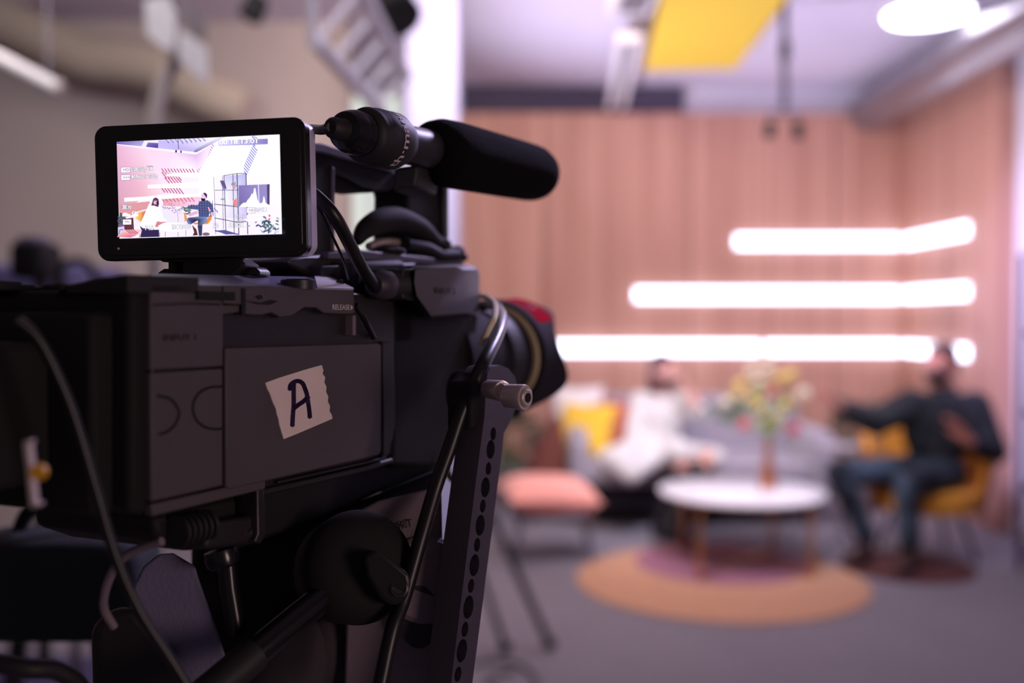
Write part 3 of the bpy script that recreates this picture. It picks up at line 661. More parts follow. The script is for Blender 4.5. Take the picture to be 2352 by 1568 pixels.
# second camera
t = thing('tripod_camera', 'second black video camera out of focus at the far left', 'video camera', P(90, 640, 2.4))
obj('camera_body', softbox(P(85, 600, 2.4), (.075, .14, .09), bulge=0), 'matte_black', t)
obj('viewfinder', softbox(P(78, 562, 2.4), (.05, .09, .035), bulge=0), 'case_blue', t)
q_ = P(92, 640, 2.4); obj('post', cyl(q_, (q_.x, q_.y, .6), .014), 'matte_black', t)
for a in (30, 150, 270): obj('leg', cyl((q_.x, q_.y, 1.0), (q_.x + .32 * math.cos(R(a)), q_.y + .32 * math.sin(R(a)), 0), .012), 'matte_black', t)
t = thing('headphones', 'black headphones hanging at the second camera', 'headphones', P(185, 640, 2.4))
obj('headband', tube([P(135, 660, 2.4), P(142, 612, 2.4), P(170, 598, 2.4), P(205, 610, 2.4), P(228, 660, 2.4)], .009, 10), 'matte_black', t)
obj('ear_cup', ell(P(136, 672, 2.4), (.02, .03, .035)), 'matte_black', t); obj('ear_cup', ell(P(228, 672, 2.4), (.02, .03, .035)), 'matte_black', t)
t = thing('equipment_cart', 'blue grey equipment cart behind the second camera', 'cart', (P(60, 700, 3.1).x, 3.1, 0))
cx = P(60, 700, 3.1).x
obj('upper_case', box((cx, 3.1, 1.39), (.5, .4, .42)), 'case_blue', t, bev=.02)
for sx in (-1, 1):
    for sy in (-1, 1): obj('leg', cyl((cx + sx * .22, 3.1 + sy * .17, .04), (cx + sx * .22, 3.1 + sy * .17, 1.2), .014), 'metal_grey', t)
obj('lower_shelf', box((cx, 3.1, .3), (.5, .4, .03)), 'case_blue', t, bev=.005)
# light stand seen behind the perforated arm
t = thing('light_stand', 'black light stand with splayed legs on the grey floor', 'light stand', (G(1150, 1500).x - .02, 4.4, 0))
f1 = G(1262, 1490); f2 = G(1160, 1497); top = P(1112, 1135, 4.35); mid = P(1128, 1180, 4.3)
f3 = Vector((top.x - .35, top.y + .2, 0.01))
obj('leg', tube([mid, f1 + Vector((0, 0, .02))], .017, 12, curve=False), 'rubber', t); obj('leg', tube([P(1078, 1240, 4.3), f2 + Vector((0, 0, .02))], .014, 12, curve=False), 'rubber', t)
obj('leg', tube([mid, f3 + Vector((0, 0, .02))], .014, 12, curve=False), 'rubber', t)
for f in (f1, f2, f3): obj('foot', ell(f + Vector((0, 0, .025)), (.028, .03, .025)), 'matte_black', t)
obj('pole', tube([P(1106, 1240, 4.3), P(1106, 1000, 4.3)], .014, 12, curve=False), 'rubber', t)
o = obj('floor_cable', tube([G(1085, 1530, .008), G(1130, 1518, .008), G(1200, 1530, .008), G(1235, 1575, .008), G(1160, 1600, .008), G(1120, 1560, .008), G(1180, 1540, .008)], .008, 8), 'cable_black'); tag(o, 'thin black cable looped on the floor by the light stand', 'cable')

# ================================================================== VIDEO CAMERA
def SR(px, py, y=0.0): return S(px, py, y)
cbase = S(620, 1128, .05)
t = thing('video_camera', 'large black video camera with taped letter A filling the left foreground', 'video camera', cbase, mtx=rig_matrix(cbase))
body = rp([(345, 652), (560, 657), (815, 672), (905, 690), (908, 870), (905, 1000), (890, 1052), (600, 1124), (350, 1183)], .004, .112)
obj('body', body, 'black_plastic', t, bev=.0015)
# side covers
def cover(name, pts, y0=0.0, y1=.0045, m='side_plastic', bev=.0007, parent=t, label=None): return obj(name, rp(pts, y0, y1), m, parent, bev=bev, label=label)
cover('side_cover', [(346, 652), (513, 655), (513, 700), (560, 700), (560, 716), (513, 722), (513, 841), (346, 850)])
cover('side_cover', [(346, 856), (512, 846), (512, 1115), (348, 1152)])
cover('lower_lip', [(348, 1158), (512, 1121), (610, 1099), (610, 1123), (350, 1186)])
dr = cover('battery_door', [(518, 799), (870, 788), (876, 792), (876, 1036), (870, 1045), (530, 1123), (520, 1118)], -.0008, .005)
cover('door_frame', [(880, 784), (900, 786), (903, 870), (908, 880), (908, 985), (900, 1000), (897, 1040), (884, 1056), (640, 1112), (640, 1104), (876, 1051), (881, 1040)], .0005, .008, 'black_plastic')
tp = cover('top_plate', [(515, 655), (813, 664), (816, 720), (790, 721), (745, 719), (728, 707), (700, 706), (672, 725), (645, 729), (625, 718), (600, 724), (563, 722), (563, 700), (515, 697)], -.0015, .006)
cover('slot', [(456, 668), (541, 671), (541, 690), (456, 688)], -.0021, -.0011, 'deep_black', .0002)
cover('slot', [(556, 662), (565, 662), (565, 724), (556, 724)], -.0021, -.0011, 'deep_black', .0002)
for pts in ([(566, 690), (600, 695), (622, 688), (640, 692), (620, 700), (590, 698)], [(588, 680), (600, 677), (606, 684), (596, 688)]): cover('slot', pts, -.0021, -.0011, 'deep_black', .0002)
cover('latch_bar', [(811, 724), (818, 724), (818, 770), (811, 770)], -.001, .006, 'grey_plastic', .0004)
# finger notches and round seams, lying in grooves
def seam(px, r=.0006, y=-.0002, parent=t): return obj('seam', tube([S(x, yy, y) for x, yy in px], r, 6), 'deep_black', parent)
seam([(512, 887), (480, 890), (455, 905), (443, 935), (452, 965), (475, 982), (500, 985), (513, 983)], parent=t)
seam([(362, 908), (390, 915), (407, 935), (411, 952), (402, 975), (385, 990), (366, 997)], parent=t)
seam([(350, 700), (430, 697), (505, 699)], .0004)
# sloping top deck, lavender studio highlight put into its colour
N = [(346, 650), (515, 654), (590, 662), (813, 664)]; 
obj('top_deck', loft(NB(), [S(346, 652, .0), S(813, 664, .0), S(813, 668, .02), S(346, 660, .03)], [S(346, 650, .001), S(813, 662, .001), S(752, 636, .026), S(346, 628, .03)]), 'deck_sheen_tint', t, bev=.0008)
obj('deck_highlight', loft(NB(), [S(728, 661, .001), S(813, 664, .001), S(757, 638, .024), S(722, 637, .024)], [S(728, 658, .001), S(813, 661, .001), S(757, 634, .024), S(722, 633, .024)]), 'lamp_white', t, bev=.0004, label='bright highlight on the top deck, added as a white plate')  # white plate added as the bright highlight of the deck
obj('deck_hole', lathe(S(781, 650, .010), S(781, 640, .012) - S(781, 650, .010), [(0, .0022), (.0008, .0022)]), 'deep_black', t)  # black disc in place of a hole, its darkness painted on
obj('round_dial', lathe(S(685, 664, .004), RZ, [(0, .009), (.0045, .009), (.0052, .0082)]), 'black_plastic', t)
# lettering
def on_side(px, py, size_px, y):
    """maps flat text to the rig side plane, text x along the lens axis"""
    o0 = S(px, py, y); k = (S(px, py - 10, y) - o0).length / 10
    return lambda x, yy, z: o0 + RX * x * k + RZ * yy * k - RY * z * k
def side_text(s, px, py, hpx, y, m, parent, squash=1.0, name='lettering', depth=.6):
    return obj(name, text_bm(s, hpx, on_side(px, py, hpx, y), depth, squash=squash), m, parent, smooth=False)
side_text('RELEASE', 783, 706, 17, -.0017, 'white_print', tp, 1.12)
obj('arrow_mark', rp([(806, 700), (811, 706), (806, 712)], -.0019, -.0012), 'white_print', tp)
side_text('INPUT 1', 415, 775, 19, -.0002, 'print_dark', t, 1.6, depth=.4)
# tape with hand-drawn A
tape_out = [(610, 879), (640, 868), (700, 849), (739, 838), (743, 850), (741, 858), (747, 866), (745, 878), (750, 888), (749, 900), (754, 910), (753, 922), (758, 932), (757, 944), (762, 952), (764, 961), (720, 980), (680, 997), (652, 1008), (648, 995), (645, 985), (642, 974), (640, 962), (636, 950), (634, 938), (628, 926), (624, 915), (620, 903), (614, 892)]
tpb = obj('tape_label', rp(tape_out, -.0013, -.0007), 'tape', t, label='torn pale tape square with a purple letter A'); tpb.name = 'tape_label'
bm = NB()
strokes = [[(666, 893), (668, 884), (676, 877), (686, 875), (695, 880), (700, 890), (705, 905), (708, 923), (711, 945), (712, 957)], [(675, 880), (675, 905), (675, 930), (673, 955), (672, 976)], [(675, 938), (685, 930), (698, 921), (708, 911)]]
for k, st in enumerate(strokes):
    for c in st + [((a[0] + b[0]) / 2, (a[1] + b[1]) / 2) for a, b in zip(st, st[1:])]:
        y = -.0015 - k * .00006; cc = S(*c, y); kk = .515 / FPX
        vs = [cc + RX * math.cos(a * math.pi / 8) * 5.6 * kk + RZ * math.sin(a * math.pi / 8) * 5.0 * kk for a in range(16)]
    st = [(q.x, q.y) for q in crom([(a[0], a[1], 0) for a in st], 5)]
    for qd in stroke2(st, 9.6): prism([S(*p, -.0015 - k * .00006) for p in qd], RY * .0002, bm)
    for c in st:
        cc = S(*c, -.0015 - k * .00006); kk = .515 / FPX
        prism([cc + RX * math.cos(a * math.pi / 8) * 5.3 * kk + RZ * math.sin(a * math.pi / 8) * 4.8 * kk for a in range(16)], RY * .0002, bm)
obj('letter', bm, 'purple_ink', tpb, smooth=False)
# audio input block
a = [(953, 618), (1046, 611), (1062, 618), (1068, 634), (1070, 720), (990, 727), (957, 680), (951, 650)]
b = [(945, 612), (1080, 608), (1098, 616), (1102, 632), (1102, 728), (990, 732), (950, 690), (943, 650)]
obj('audio_block', loft(NB(), [S(x, y, -.014) for x, y in a], [S(x, y, .004) for x, y in b]), 'side_plastic', t, bev=.0008)
obj('audio_block_rear', rp([(945, 612), (1080, 608), (1098, 616), (1100, 700), (1100, 726), (990, 730), (950, 690)], .004, .05), 'black_plastic', t, bev=.001)
obj('connector_shell', rp([(925, 618), (953, 616), (953, 690), (925, 686)], -.010, .03), 'black_plastic', t, bev=.001)
side_text('INPUT 2', 1022, 668, 19, -.0142, 'print_dark', t, 1.5, depth=.4)
# upper bulk in front of the side covers: neck, mount, lens
obj('front_block', rp([(900, 640), (1100, 645), (1102, 720), (1095, 800), (1075, 870), (1045, 940), (1040, 1072), (900, 1075)], .012, .105), 'deep_black', t, bev=.004, seg=3)
obj('mid_block', rp([(815, 600), (930, 596), (950, 700), (950, 790), (905, 800), (820, 760)], .012, .09), 'deep_black', t, bev=.003)
obj('seam_cable', tube([S(816, 700, -.001), S(838, 735, -.002), S(858, 775, .002)], .0018, 10), 'cable_black', t)
# rear of the camera
obj('rear_block', rp([(345, 664), (345, 1183), (300, 1183), (300, 664)], .004, .112), 'matte_black', t, bev=.003)
obj('rear_ridge', box(RIG(-.006, .092, .0145), (.02, .022, .0045), m=RIGM), 'matte_black', t, bev=.0006)
obj('rear_ridge', box(RIG(-.006, .076, .0137), (.02, .008, .003), m=RIGM), 'matte_black', t, bev=.0006)
obj('rear_ridge', box(RIG(-.004, .042, .0132), (.02, .012, .0024), m=RIGM), 'matte_black', t, bev=.0008)
obj('eyepiece_rest', loft(NB(), [RIG(-.012, .000, .010), RIG(-.012, .036, .010), RIG(-.012, .036, .0140), RIG(-.012, .018, .0165), RIG(-.012, .000, .0180)], [RIG(.03, .000, .010), RIG(.03, .036, .010), RIG(.03, .036, .0150), RIG(.03, .018, .0180), RIG(.03, .000, .0185)]), 'rubber', t, bev=.001)
obj('battery', box(RIG(-.040, .070, -.040), (.055, .060, .060), m=RIGM), 'matte_black', t, bev=.004, seg=3)
obj('battery_plate', box(RIG(-.010, .062, -.040), (.016, .095, .085), m=RIGM), 'matte_black', t, bev=.003)
bl = obj('metal_strip', prism([P(52, 1014, .34), P(70, 1010, .34), P(70, 1020, .34), P(66, 1022, .34), P(79, 1156, .34), P(90, 1154, .34), P(90, 1163, .34), P(68, 1168, .34)], (0, .004, 0)), 'silver', t, bev=.0004)
obj('release_button', lathe(P(92, 1083, .335), (0, -1, 0), [(0, .0028), (.002, .0026)]), 'yellow_dot', t, label='round yellow button')
# bottom
obj('base_plate', rp([(352, 1186), (600, 1126), (905, 1058), (1010, 1030), (1015, 1110), (880, 1130), (720, 1200), (640, 1230), (560, 1260), (430, 1265), (360, 1240)], .018, .095), 'deep_black', t, bev=.003)
obj('tripod_plate', rp([(480, 1200), (560, 1188), (598, 1178), (606, 1230), (590, 1250), (470, 1262)], .008, .03), 'black_plastic', t, bev=.002)
obj('bracket', rp([(590, 1100), (606, 1098), (612, 1225), (600, 1250), (584, 1245), (592, 1225)], .004, .018), 'black_plastic', t, bev=.001)
obj('bracket_screw', lathe(S(575, 1227, .008), -RY, [(0, .003), (.001, .0025)]), 'dark_steel', t)
obj('lower_rail', rp([(600, 1124), (845, 1068), (903, 1052), (905, 1062), (845, 1082), (600, 1140)], .006, .03), 'black_plastic', t, bev=.0008)
for k in range(6):
    q0 = S(404 + k * 13, 1222 - k * 3, .012); obj('rib', lathe(q0, RX, [(0, .0075), (.0022, .0075)], 20), 'rubber', t)
# handle
HY = .036
hd = obj('handle_grip', rp([(716, 345), (740, 345), (905, 392), (1000, 400), (1022, 410), (1028, 440), (1028, 590), (935, 592), (938, 450), (932, 428), (915, 430), (890, 440), (860, 442), (830, 435), (800, 418), (778, 408), (771, 404), (768, 602), (716, 602)], HY, HY + .028), 'deep_black', t, bev=.002, seg=3)
obj('handle_top', rp([(716, 329), (742, 328), (766, 336), (907, 378), (905, 398), (882, 391), (740, 352), (716, 350)], HY - .002, HY + .028), 'grey_plastic', t, bev=.0012)
obj('handle_frame', rp([(925, 384), (960, 388), (1000, 396), (1022, 406), (1032, 425), (1032, 590), (1022, 590), (1020, 436), (1010, 420), (985, 412), (940, 404)], HY - .003, HY + .028), 'black_plastic', t, bev=.0015)
obj('handle_post_edge', rp([(762, 380), (770, 385), (769, 585), (762, 585)], HY - .001, HY + .01), 'arm_metal', t, bev=.0006)
obj('handle_base', rp([(660, 596), (700, 585), (1060, 578), (1068, 588), (1066, 612), (720, 640), (690, 622), (668, 612)], HY - .006, HY + .03), 'black_plastic', t, bev=.002)
obj('handle_rail', rp([(755, 580), (820, 572), (1000, 592), (1000, 604), (755, 596)], HY - .010, HY + .02), 'arm_metal', t, bev=.001)
obj('handle_plate', rp([(740, 610), (955, 604), (955, 640), (820, 640), (740, 648)], HY - .014, HY + .03), 'black_plastic', t, bev=.001)
# rubber eyecup curled over the handle base
ec = crom([S(820, 556, HY - .004), S(838, 528, HY - .004), S(872, 508, HY - .004), (S(915, 505, HY - .004)), S(965, 525, HY - .004), S(1000, 552, HY - .004), S(1040, 572, HY - .004)], 8)
obj('eyecup', tube(ec, lambda f: .0022 + .0062 * math.sin(math.pi * min(1, f * 1.05 + .02)) ** .8, 14, curve=False), 'matte_black', t)
obj('eyecup', tube([S(930, 560, HY - .006), S(975, 568, HY - .006), S(1010, 585, HY - .006), S(1050, 585, HY - .006)], .0045, 12), 'deep_black', t)
for px, py, r in ((1018, 560, .006), (1050, 578, .006), (1062, 590, .0045)): obj('rubber_knob', ell(S(px, py, HY - .004), (r, r, r * .8)), 'rubber', t)
obj('gap_glint', tube([S(846, 566, HY), S(870, 557, HY), S(900, 555, HY), S(935, 562, HY)], .0026, 12), 'silver', t)  # pale arc added for the bright gap under the eyecup
obj('ring_pad', lathe(S(890, 580, HY - .004), S(890, 570, HY - .004) - S(890, 580, HY - .004), [(0, .012), (.002, .012), (.003, .010)]), 'deep_black', t)
# lens
LC = RIG(.391, .050, -.033); ln = RX
lens = obj('lens_barrel', lathe(LC, ln, [(-.075, .044), (-.03, .044), (-.028, .041), (-.005, .0385), (.0, .040), (.024, .041), (.026, .0385), (.040, .040), (.042, .043), (.062, .044), (.064, .041), (.075, .041)], 96), 'hood_black', t)
obj('gold_ring', lathe(LC, ln, [(.0405, .0436), (.0435, .0446), (.0455, .0436)], 96), 'gold_ring', lens)
obj('focus_ring', lathe(LC, ln, [(.001, .0405), (.002, .0418), (.022, .0424), (.023, .041)], 96), 'rubber', lens)
# petal hood
bm = NB(); n = 144; rings = []
def hood_len(a):
    a = a % 360; L = .072
    for c_, w_, h_ in ((40, 19, .024), (118, 26, .030), (220, 19, .024), (298, 26, .030)): L += h_ * math.exp(-(((a - c_ + 180) % 360 - 180) / w_) ** 2)
    return L
def hood_r(x): return .0475 + (x - .048) * .075
for i in range(n):
    th = 2 * math.pi * i / n; d = RZ * math.cos(th) - RY * math.sin(th); L = hood_len(math.degrees(th))
    rings.append([bm.verts.new(LC + ln * x + d * r) for x, r in ((.046, .0475), (.049, hood_r(.049) + .0008), (.054, hood_r(.054)), (L, hood_r(L)), (L, hood_r(L) - .0014), (.054, hood_r(.054) - .0014), (.046, .045))])
for i in range(n):
    for k in range(7): bm.faces.new((rings[i][k], rings[i][(k + 1) % 7], rings[(i + 1) % n][(k + 1) % 7], rings[(i + 1) % n][k]))
hood = obj('lens_hood', bm, 'hood_black', lens)
bm = NB()   # red label wrapped on the hood, upper side towards the viewer
def hoodp(th, x, off=.0004):
    d = RZ * math.cos(th) - RY * math.sin(th); r = hood_r(x) + off; return LC + ln * x + d * r
for off in (0,):
    g = [[bm.verts.new(hoodp(R(4 + 7 * i), .056 + (.030 if 0 < i < 7 else .027) * j / 3)) for j in range(4)] for i in range(8)]
    for i in range(7):
        for j in range(3): bm.faces.new((g[i][j], g[i + 1][j], g[i + 1][j + 1], g[i][j + 1]))
obj('red_label', bm, 'red_label', hood, label='crimson patch on the hood')
obj('label_mark', text_bm('n', 20, lambda x, y, z: hoodp(R(30) - x * .00105 / .048 - 0, .071 + y * .00075, .0007)), 'print_dark', hood, smooth=False)
obj('lens_foot', box(LC + ln * .070 - RZ * .049 + RY * .0 , (.012, .03, .006), m=RIGM), 'hood_black', lens, bev=.001)

# ================================================================== MONITOR
MK = 1.15; MC = EYE + (Vector((-.13918, .44586, 1.49806)) - EYE) * MK; yaw = -.16573; pit = .01601; rol = -.01255
MR = Matrix.Rotation(yaw, 3, 'Z') @ Matrix.Rotation(pit, 3, 'X') @ Matrix.Rotation(rol, 3, 'Y')
def M3(x, y, z): return MC + MR @ Vector((x, y, z))
mm4 = MR.to_4x4(); mm4.translation = M3(0, .008, -.036)
t = thing('field_monitor', 'small lit monitor screen on top of the video camera showing the seated people', 'monitor', M3(0, .008, -.036), mtx=mm4)
def mpx(px, py, y=0.0):
    r = ray(px, py); nrm = MR @ Vector((0, 1, 0)); p0 = M3(0, y, 0); return EYE + r * ((p0 - EYE).dot(nrm) / r.dot(nrm))
def mloc(p): return MR.transposed() @ (p - MC)
c4 = [mloc(mpx(*c, -.0015)) for c in ((215, 289), (701, 268), (706, 591), (224, 598))]
xl = (c4[0].x + c4[3].x) / 2; xr = (c4[1].x + c4[2].x) / 2; zt = (c4[0].z + c4[1].z) / 2; zb = (c4[2].z + c4[3].z) / 2
def rrect(x0, x1, z0, z1, r, n=7):
    out = []
    for cx_, cz_, a0 in ((x1 - r, z1 - r, 0), (x0 + r, z1 - r, 90), (x0 + r, z0 + r, 180), (x1 - r, z0 + r, 270)):
        for i in range(n + 1):
            a = R(a0 + 90 * i / n); out.append((cx_ + r * math.cos(a), cz_ + r * math.sin(a)))
    return out
rr = rrect(xl, xr, zb, zt, .0065)
front = [M3(x, -.0015, z) for x, z in rr]
obj('housing', prism(front, MR @ Vector((0, .0070, 0))), 'gloss_black', t, bev=.0009, seg=3)
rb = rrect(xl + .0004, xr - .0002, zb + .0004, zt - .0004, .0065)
obj('rear_shell', prism([M3(x, .0054, z) for x, z in rb], MR @ Vector((0, .0084, 0))), 'rim_light_tint', t, bev=.0008, label='rear shell edge with lavender rim light in its colour')
ri = rrect(xl + .0025, xr - .0025, zb + .0025, zt - .0025, .005)
obj('bezel', prism([M3(x, -.0019, z) for x, z in ri], MR @ Vector((0, .002, 0))), 'gloss_black', t, bev=.0003)
obj('indicator_light', lathe(M3(-.0395 * MK, -.0019, -.0262 * MK), MR @ Vector((0, -1, 0)), [(0, .0007), (.0003, .0005)], 12), 'gold_ring', t)
obj('hinge', prism([M3(-.026, .001, zb + .001), M3(.020, .001, zb + .001), M3(.016, .001, zb - .001), M3(-.022, .001, zb - .001)], MR @ Vector((0, .01, 0))), 'matte_black', t)
obj('mount_block', prism([mpx(386, 600, .006), mpx(418, 596, .006), mpx(418, 642, .006), mpx(386, 640, .006)], MR @ Vector((0, .02, 0))), 'matte_black', t, bev=.0006)
obj('mount_neck', prism([mpx(417, 594, .003), mpx(535, 592, .003), mpx(556, 606, .003), mpx(556, 614, .003), mpx(520, 644, .003), mpx(455, 650, .003), mpx(417, 640, .003)], MR @ Vector((0, .022, 0))), 'matte_black', t, bev=.001)
obj('mount_foot', prism([mpx(362, 626, .010), mpx(376, 617, .010), mpx(586, 613, .010), mpx(596, 623, .010), mpx(598, 632, .010), mpx(362, 634, .010)], MR @ Vector((0, .014, 0))), 'gloss_black', t, bev=.0006)

# picture on the screen: flat coloured pieces in one lit surface
def homog(src, dst):
    import numpy as np
    A = []; B = []
    for (x, y), (u, v) in zip(src, dst):
        A += [[x, y, 1, 0, 0, 0, -u * x, -u * y], [0, 0, 0, x, y, 1, -v * x, -v * y]]; B += [u, v]
    h = np.linalg.solve(np.array(A, float), np.array(B, float)); return h
HM = homog([(75, 160), (2270, 60), (2300, 1402), (115, 1458)], [(0, 1), (1, 1), (1, 0), (0, 0)])
SW, SH = .0774 * MK, .0434 * MK
def scr(x, y, layer):
    dn = HM[6] * x + HM[7] * y + 1; u = (HM[0] * x + HM[1] * y + HM[2]) / dn; v = (HM[3] * x + HM[4] * y + HM[5]) / dn
    u = min(1, max(0, u)); v = min(1, max(0, v))
    return M3((u - .5) * SW, -.0020 - .000012 * layer, (v - .5) * SH)
sb = NB(); cl = sb.loops.layers.float_color.new('picture'); LY = [0]
def poly(pts, cols, bump=True):
    if bump: LY[0] += 1
    vs = [sb.verts.new(scr(x, y, LY[0])) for x, y in pts]; f = sb.faces.new(vs)
    if not isinstance(cols[0], (tuple, list)): cols = [cols] * len(pts)
    for l, c in zip(f.loops, cols): l[cl] = (*lin(tuple(v / 255 for v in c)), 1)
def line(pts, wd, col):
    LY[0] += 1
    for qd in stroke2(pts, wd): poly(qd, col, False)
def oval(cx_, cy_, rx, ry, col, rot=0):
    poly([(cx_ + rx * math.cos(a) * math.cos(rot) - ry * math.sin(a) * math.sin(rot), cy_ + rx * math.cos(a) * math.sin(rot) + ry * math.sin(a) * math.cos(rot)) for a in [2 * math.pi * i / 20 for i in range(20)]], col)
def stxt(s, x, y, h, col=(255, 255, 255), rot=-.035, squash=1, edge=(96, 84, 130)):
    ca, sa = math.cos(rot), math.sin(rot)
    def put(dx, dy, c):
        LY[0] += 1; L = LY[0]
        b = text_bm(s, h, lambda a, b_, z: Vector((a, b_, 0)), align='LEFT', squash=squash)
        bmesh.ops.triangulate(b, faces=b.faces[:])
        for f in b.faces:
            poly([(x + dx + v.co.x * ca + v.co.y * sa, y + dy + v.co.x * sa - v.co.y * ca) for v in f.verts], c, False)
        b.free()
    if edge:
        for dx, dy in ((-4, 0), (4, 0), (0, -4), (0, 4), (3, 3)): put(dx, dy, edge)
    put(0, 0, col)
WHT = (255, 253, 255)
poly([(75, 160), (2270, 60), (2300, 1402), (115, 1458)], [(236, 226, 252), (246, 246, 255), (240, 232, 255), (236, 226, 250)])
poly([(75, 200), (430, 250), (430, 900), (110, 1180)], [(226, 176, 208), (240, 206, 228), (230, 176, 194), (204, 150, 170)])
poly([(430, 250), (800, 295), (800, 850), (430, 900)], [(240, 206, 228), (236, 212, 238), (248, 222, 240), (230, 176, 194)])
poly([(800, 295), (1145, 330), (1145, 580), (800, 620)], [(236, 210, 236), (214, 176, 226), (255, 240, 255), (250, 226, 244)])
poly([(1145, 330), (1380, 190), (1300, 480), (1145, 580)], [(220, 180, 226), (250, 236, 255), (250, 240, 255), (250, 226, 250)])
poly([(110, 1000), (520, 960), (520, 1060), (115, 1200)], (214, 150, 156)); poly([(700, 910), (1200, 900), (1200, 1040), (700, 1020)], [(226, 150, 160), (240, 190, 220), (244, 210, 236), (226, 160, 170)])
poly([(75, 160), (500, 142), (480, 225), (440, 222), (75, 190)], [(120, 104, 190), (170, 160, 220), (190, 180, 230), (120, 110, 170), (110, 90, 160)])
poly([(410, 222), (445, 142), (500, 140), (470, 224)], (232, 226, 255)); poly([(470, 226), (500, 168), (634, 176), (634, 245)], [(100, 84, 160), (130, 116, 190), (110, 90, 170), (80, 60, 140)])
poly([(634, 140), (1480, 100), (1130, 296), (634, 246)], [(190, 180, 240), (250, 246, 255), (190, 176, 226), (196, 186, 240)])
poly([(1110, 296), (1130, 260), (1440, 102), (1530, 98), (1150, 300)], [(120, 110, 160), (170, 164, 210), (230, 226, 255), (220, 216, 250), (110, 96, 150)])
def zebra(x0, y0, x1, y1, n, dx, dy, wd, col):
    for i in range(n):
        f = i / max(1, n - 1); x = x0 + (x1 - x0) * f; y = y0 + (y1 - y0) * f; line([(x - dx / 2, y - dy / 2), (x + dx / 2, y + dy / 2)], wd, col)
zebra(760, 150, 1250, 120, 9, 40, 50, 14, (130, 116, 180)); zebra(960, 170, 1250, 130, 6, 30, 36, 12, (150, 136, 196))
zebra(700, 545, 1110, 550, 11, 30, 46, 13, (184, 96, 140)); zebra(720, 610, 920, 640, 6, 60, 80, 14, (196, 96, 128)); zebra(760, 680, 930, 690, 5, 60, 70, 14, (196, 96, 128))
zebra(700, 800, 950, 820, 7, 60, 80, 14, (184, 90, 124)); zebra(700, 940, 1110, 940, 9, 40, 50, 12, (196, 96, 128)); zebra(730, 1060, 860, 1080, 5, 60, 60, 12, (150, 140, 180))
zebra(1180, 560, 1300, 480, 6, 24, 34, 12, (200, 140, 200)); zebra(1300, 450, 1380, 210, 8, 24, 34, 12, (190, 140, 210)); zebra(1810, 570, 1950, 250, 12, 60, 70, 13, (140, 140, 210)); zebra(1920, 190, 1950, 90, 4, 60, 60, 13, (120, 110, 180)); zebra(1430, 1090, 1480, 1140, 3, 60, 70, 14, (150, 140, 210))
poly([(760, 596), (1400, 570), (1400, 650), (760, 624)], WHT); poly([(510, 742), (1400, 690), (1400, 780), (510, 788)], WHT); poly([(196, 915), (1200, 860), (1200, 900), (196, 966)], WHT)
poly([(1200, 560), (1420, 200), (1800, 180), (1800, 600), (1420, 640), (1400, 1000), (1200, 900)], [(255, 252, 255)] * 7)
line([(916, 110), (924, 260)], 10, (110, 90, 150)); oval(890, 292, 12, 20, (60, 20, 90)); oval(956, 298, 10, 18, (60, 20, 90))
# furniture and people in the picture
poly([(115, 1180), (200, 1120), (230, 1300), (115, 1310)], (110, 96, 120)); 
for i in range(16): oval(150 + random.uniform(-50, 60), 1180 + random.uniform(-60, 80), 22, 9, (70, 84, 90), random.uniform(-1, 1))
poly([(200, 1200), (320, 1180), (330, 1345), (200, 1350)], (98, 52, 60)); poly([(115, 1310), (200, 1295), (205, 1400), (118, 1420)], (210, 196, 236)); line([(130, 1400), (140, 1345), (185, 1340)], 9, (90, 80, 120))
poly([(330, 1110), (480, 1070), (900, 1060), (1010, 1120), (1020, 1250), (640, 1290), (430, 1300), (330, 1200)], [(230, 222, 246)] * 8)
poly([(390, 1110), (500, 1085), (510, 1200), (440, 1250), (350, 1190)], [(240, 190, 90), (200, 110, 90), (180, 80, 70), (240, 170, 70), (246, 200, 110)])
poly([(440, 1120), (505, 1100), (510, 1180), (450, 1240)], (212, 120, 96))
poly([(410, 1280), (530, 1000), (590, 990), (660, 1020), (700, 1080), (720, 1180), (780, 1230), (680, 1260), (600, 1330), (520, 1335), (450, 1320)], [(250, 246, 255)] * 11)
poly([(610, 1300), (640, 1230), (700, 1240), (780, 1232), (700, 1262), (640, 1310)], (206, 130, 140)); poly([(410, 1290), (450, 1322), (600, 1336), (560, 1370), (430, 1350)], (60, 50, 90))
poly([(560, 1020), (580, 960), (590, 925), (625, 910), (660, 935), (665, 1000), (655, 1040), (625, 1030), (600, 1020)], (96, 54, 90)); poly([(590, 980), (600, 955), (640, 955), (640, 1000), (600, 1005)], (226, 170, 190)); poly([(628, 970), (664, 960), (662, 1005), (640, 1010)], (50, 30, 70))
for i in range(34): oval(900 + random.gauss(0, 60), 1060 + random.gauss(0, 40), 14, 8, random.choice([(200, 140, 170), (170, 170, 190), (226, 200, 226), (150, 150, 170)]), random.uniform(-1, 1))
line([(920, 1100), (930, 1260)], 8, (200, 160, 190))
for i in range(22): oval(1045 + random.uniform(-35, 50), 1090 + random.uniform(-60, 60), 20, 9, random.choice([(60, 80, 90), (90, 120, 100), (120, 140, 130)]), random.uniform(-1, 1))
poly([(1010, 1130), (1030, 1120), (1060, 1210), (1020, 1240)], (230, 150, 90)); poly([(1340, 1180), (1385, 1130), (1380, 1210), (1330, 1270), (1150, 1275), (1130, 1255), (1300, 1240)], [(200, 110, 70), (226, 140, 90), (240, 150, 60), (236, 150, 50), (226, 140, 60), (226, 140, 60), (200, 110, 60)])
poly([(1050, 1040), (1110, 1010), (1190, 1020), (1230, 960), (1330, 950), (1390, 1010), (1410, 1110), (1350, 1120), (1340, 1180), (1210, 1170), (1200, 1080), (1100, 1070), (1060, 1060)], (88, 94, 140))
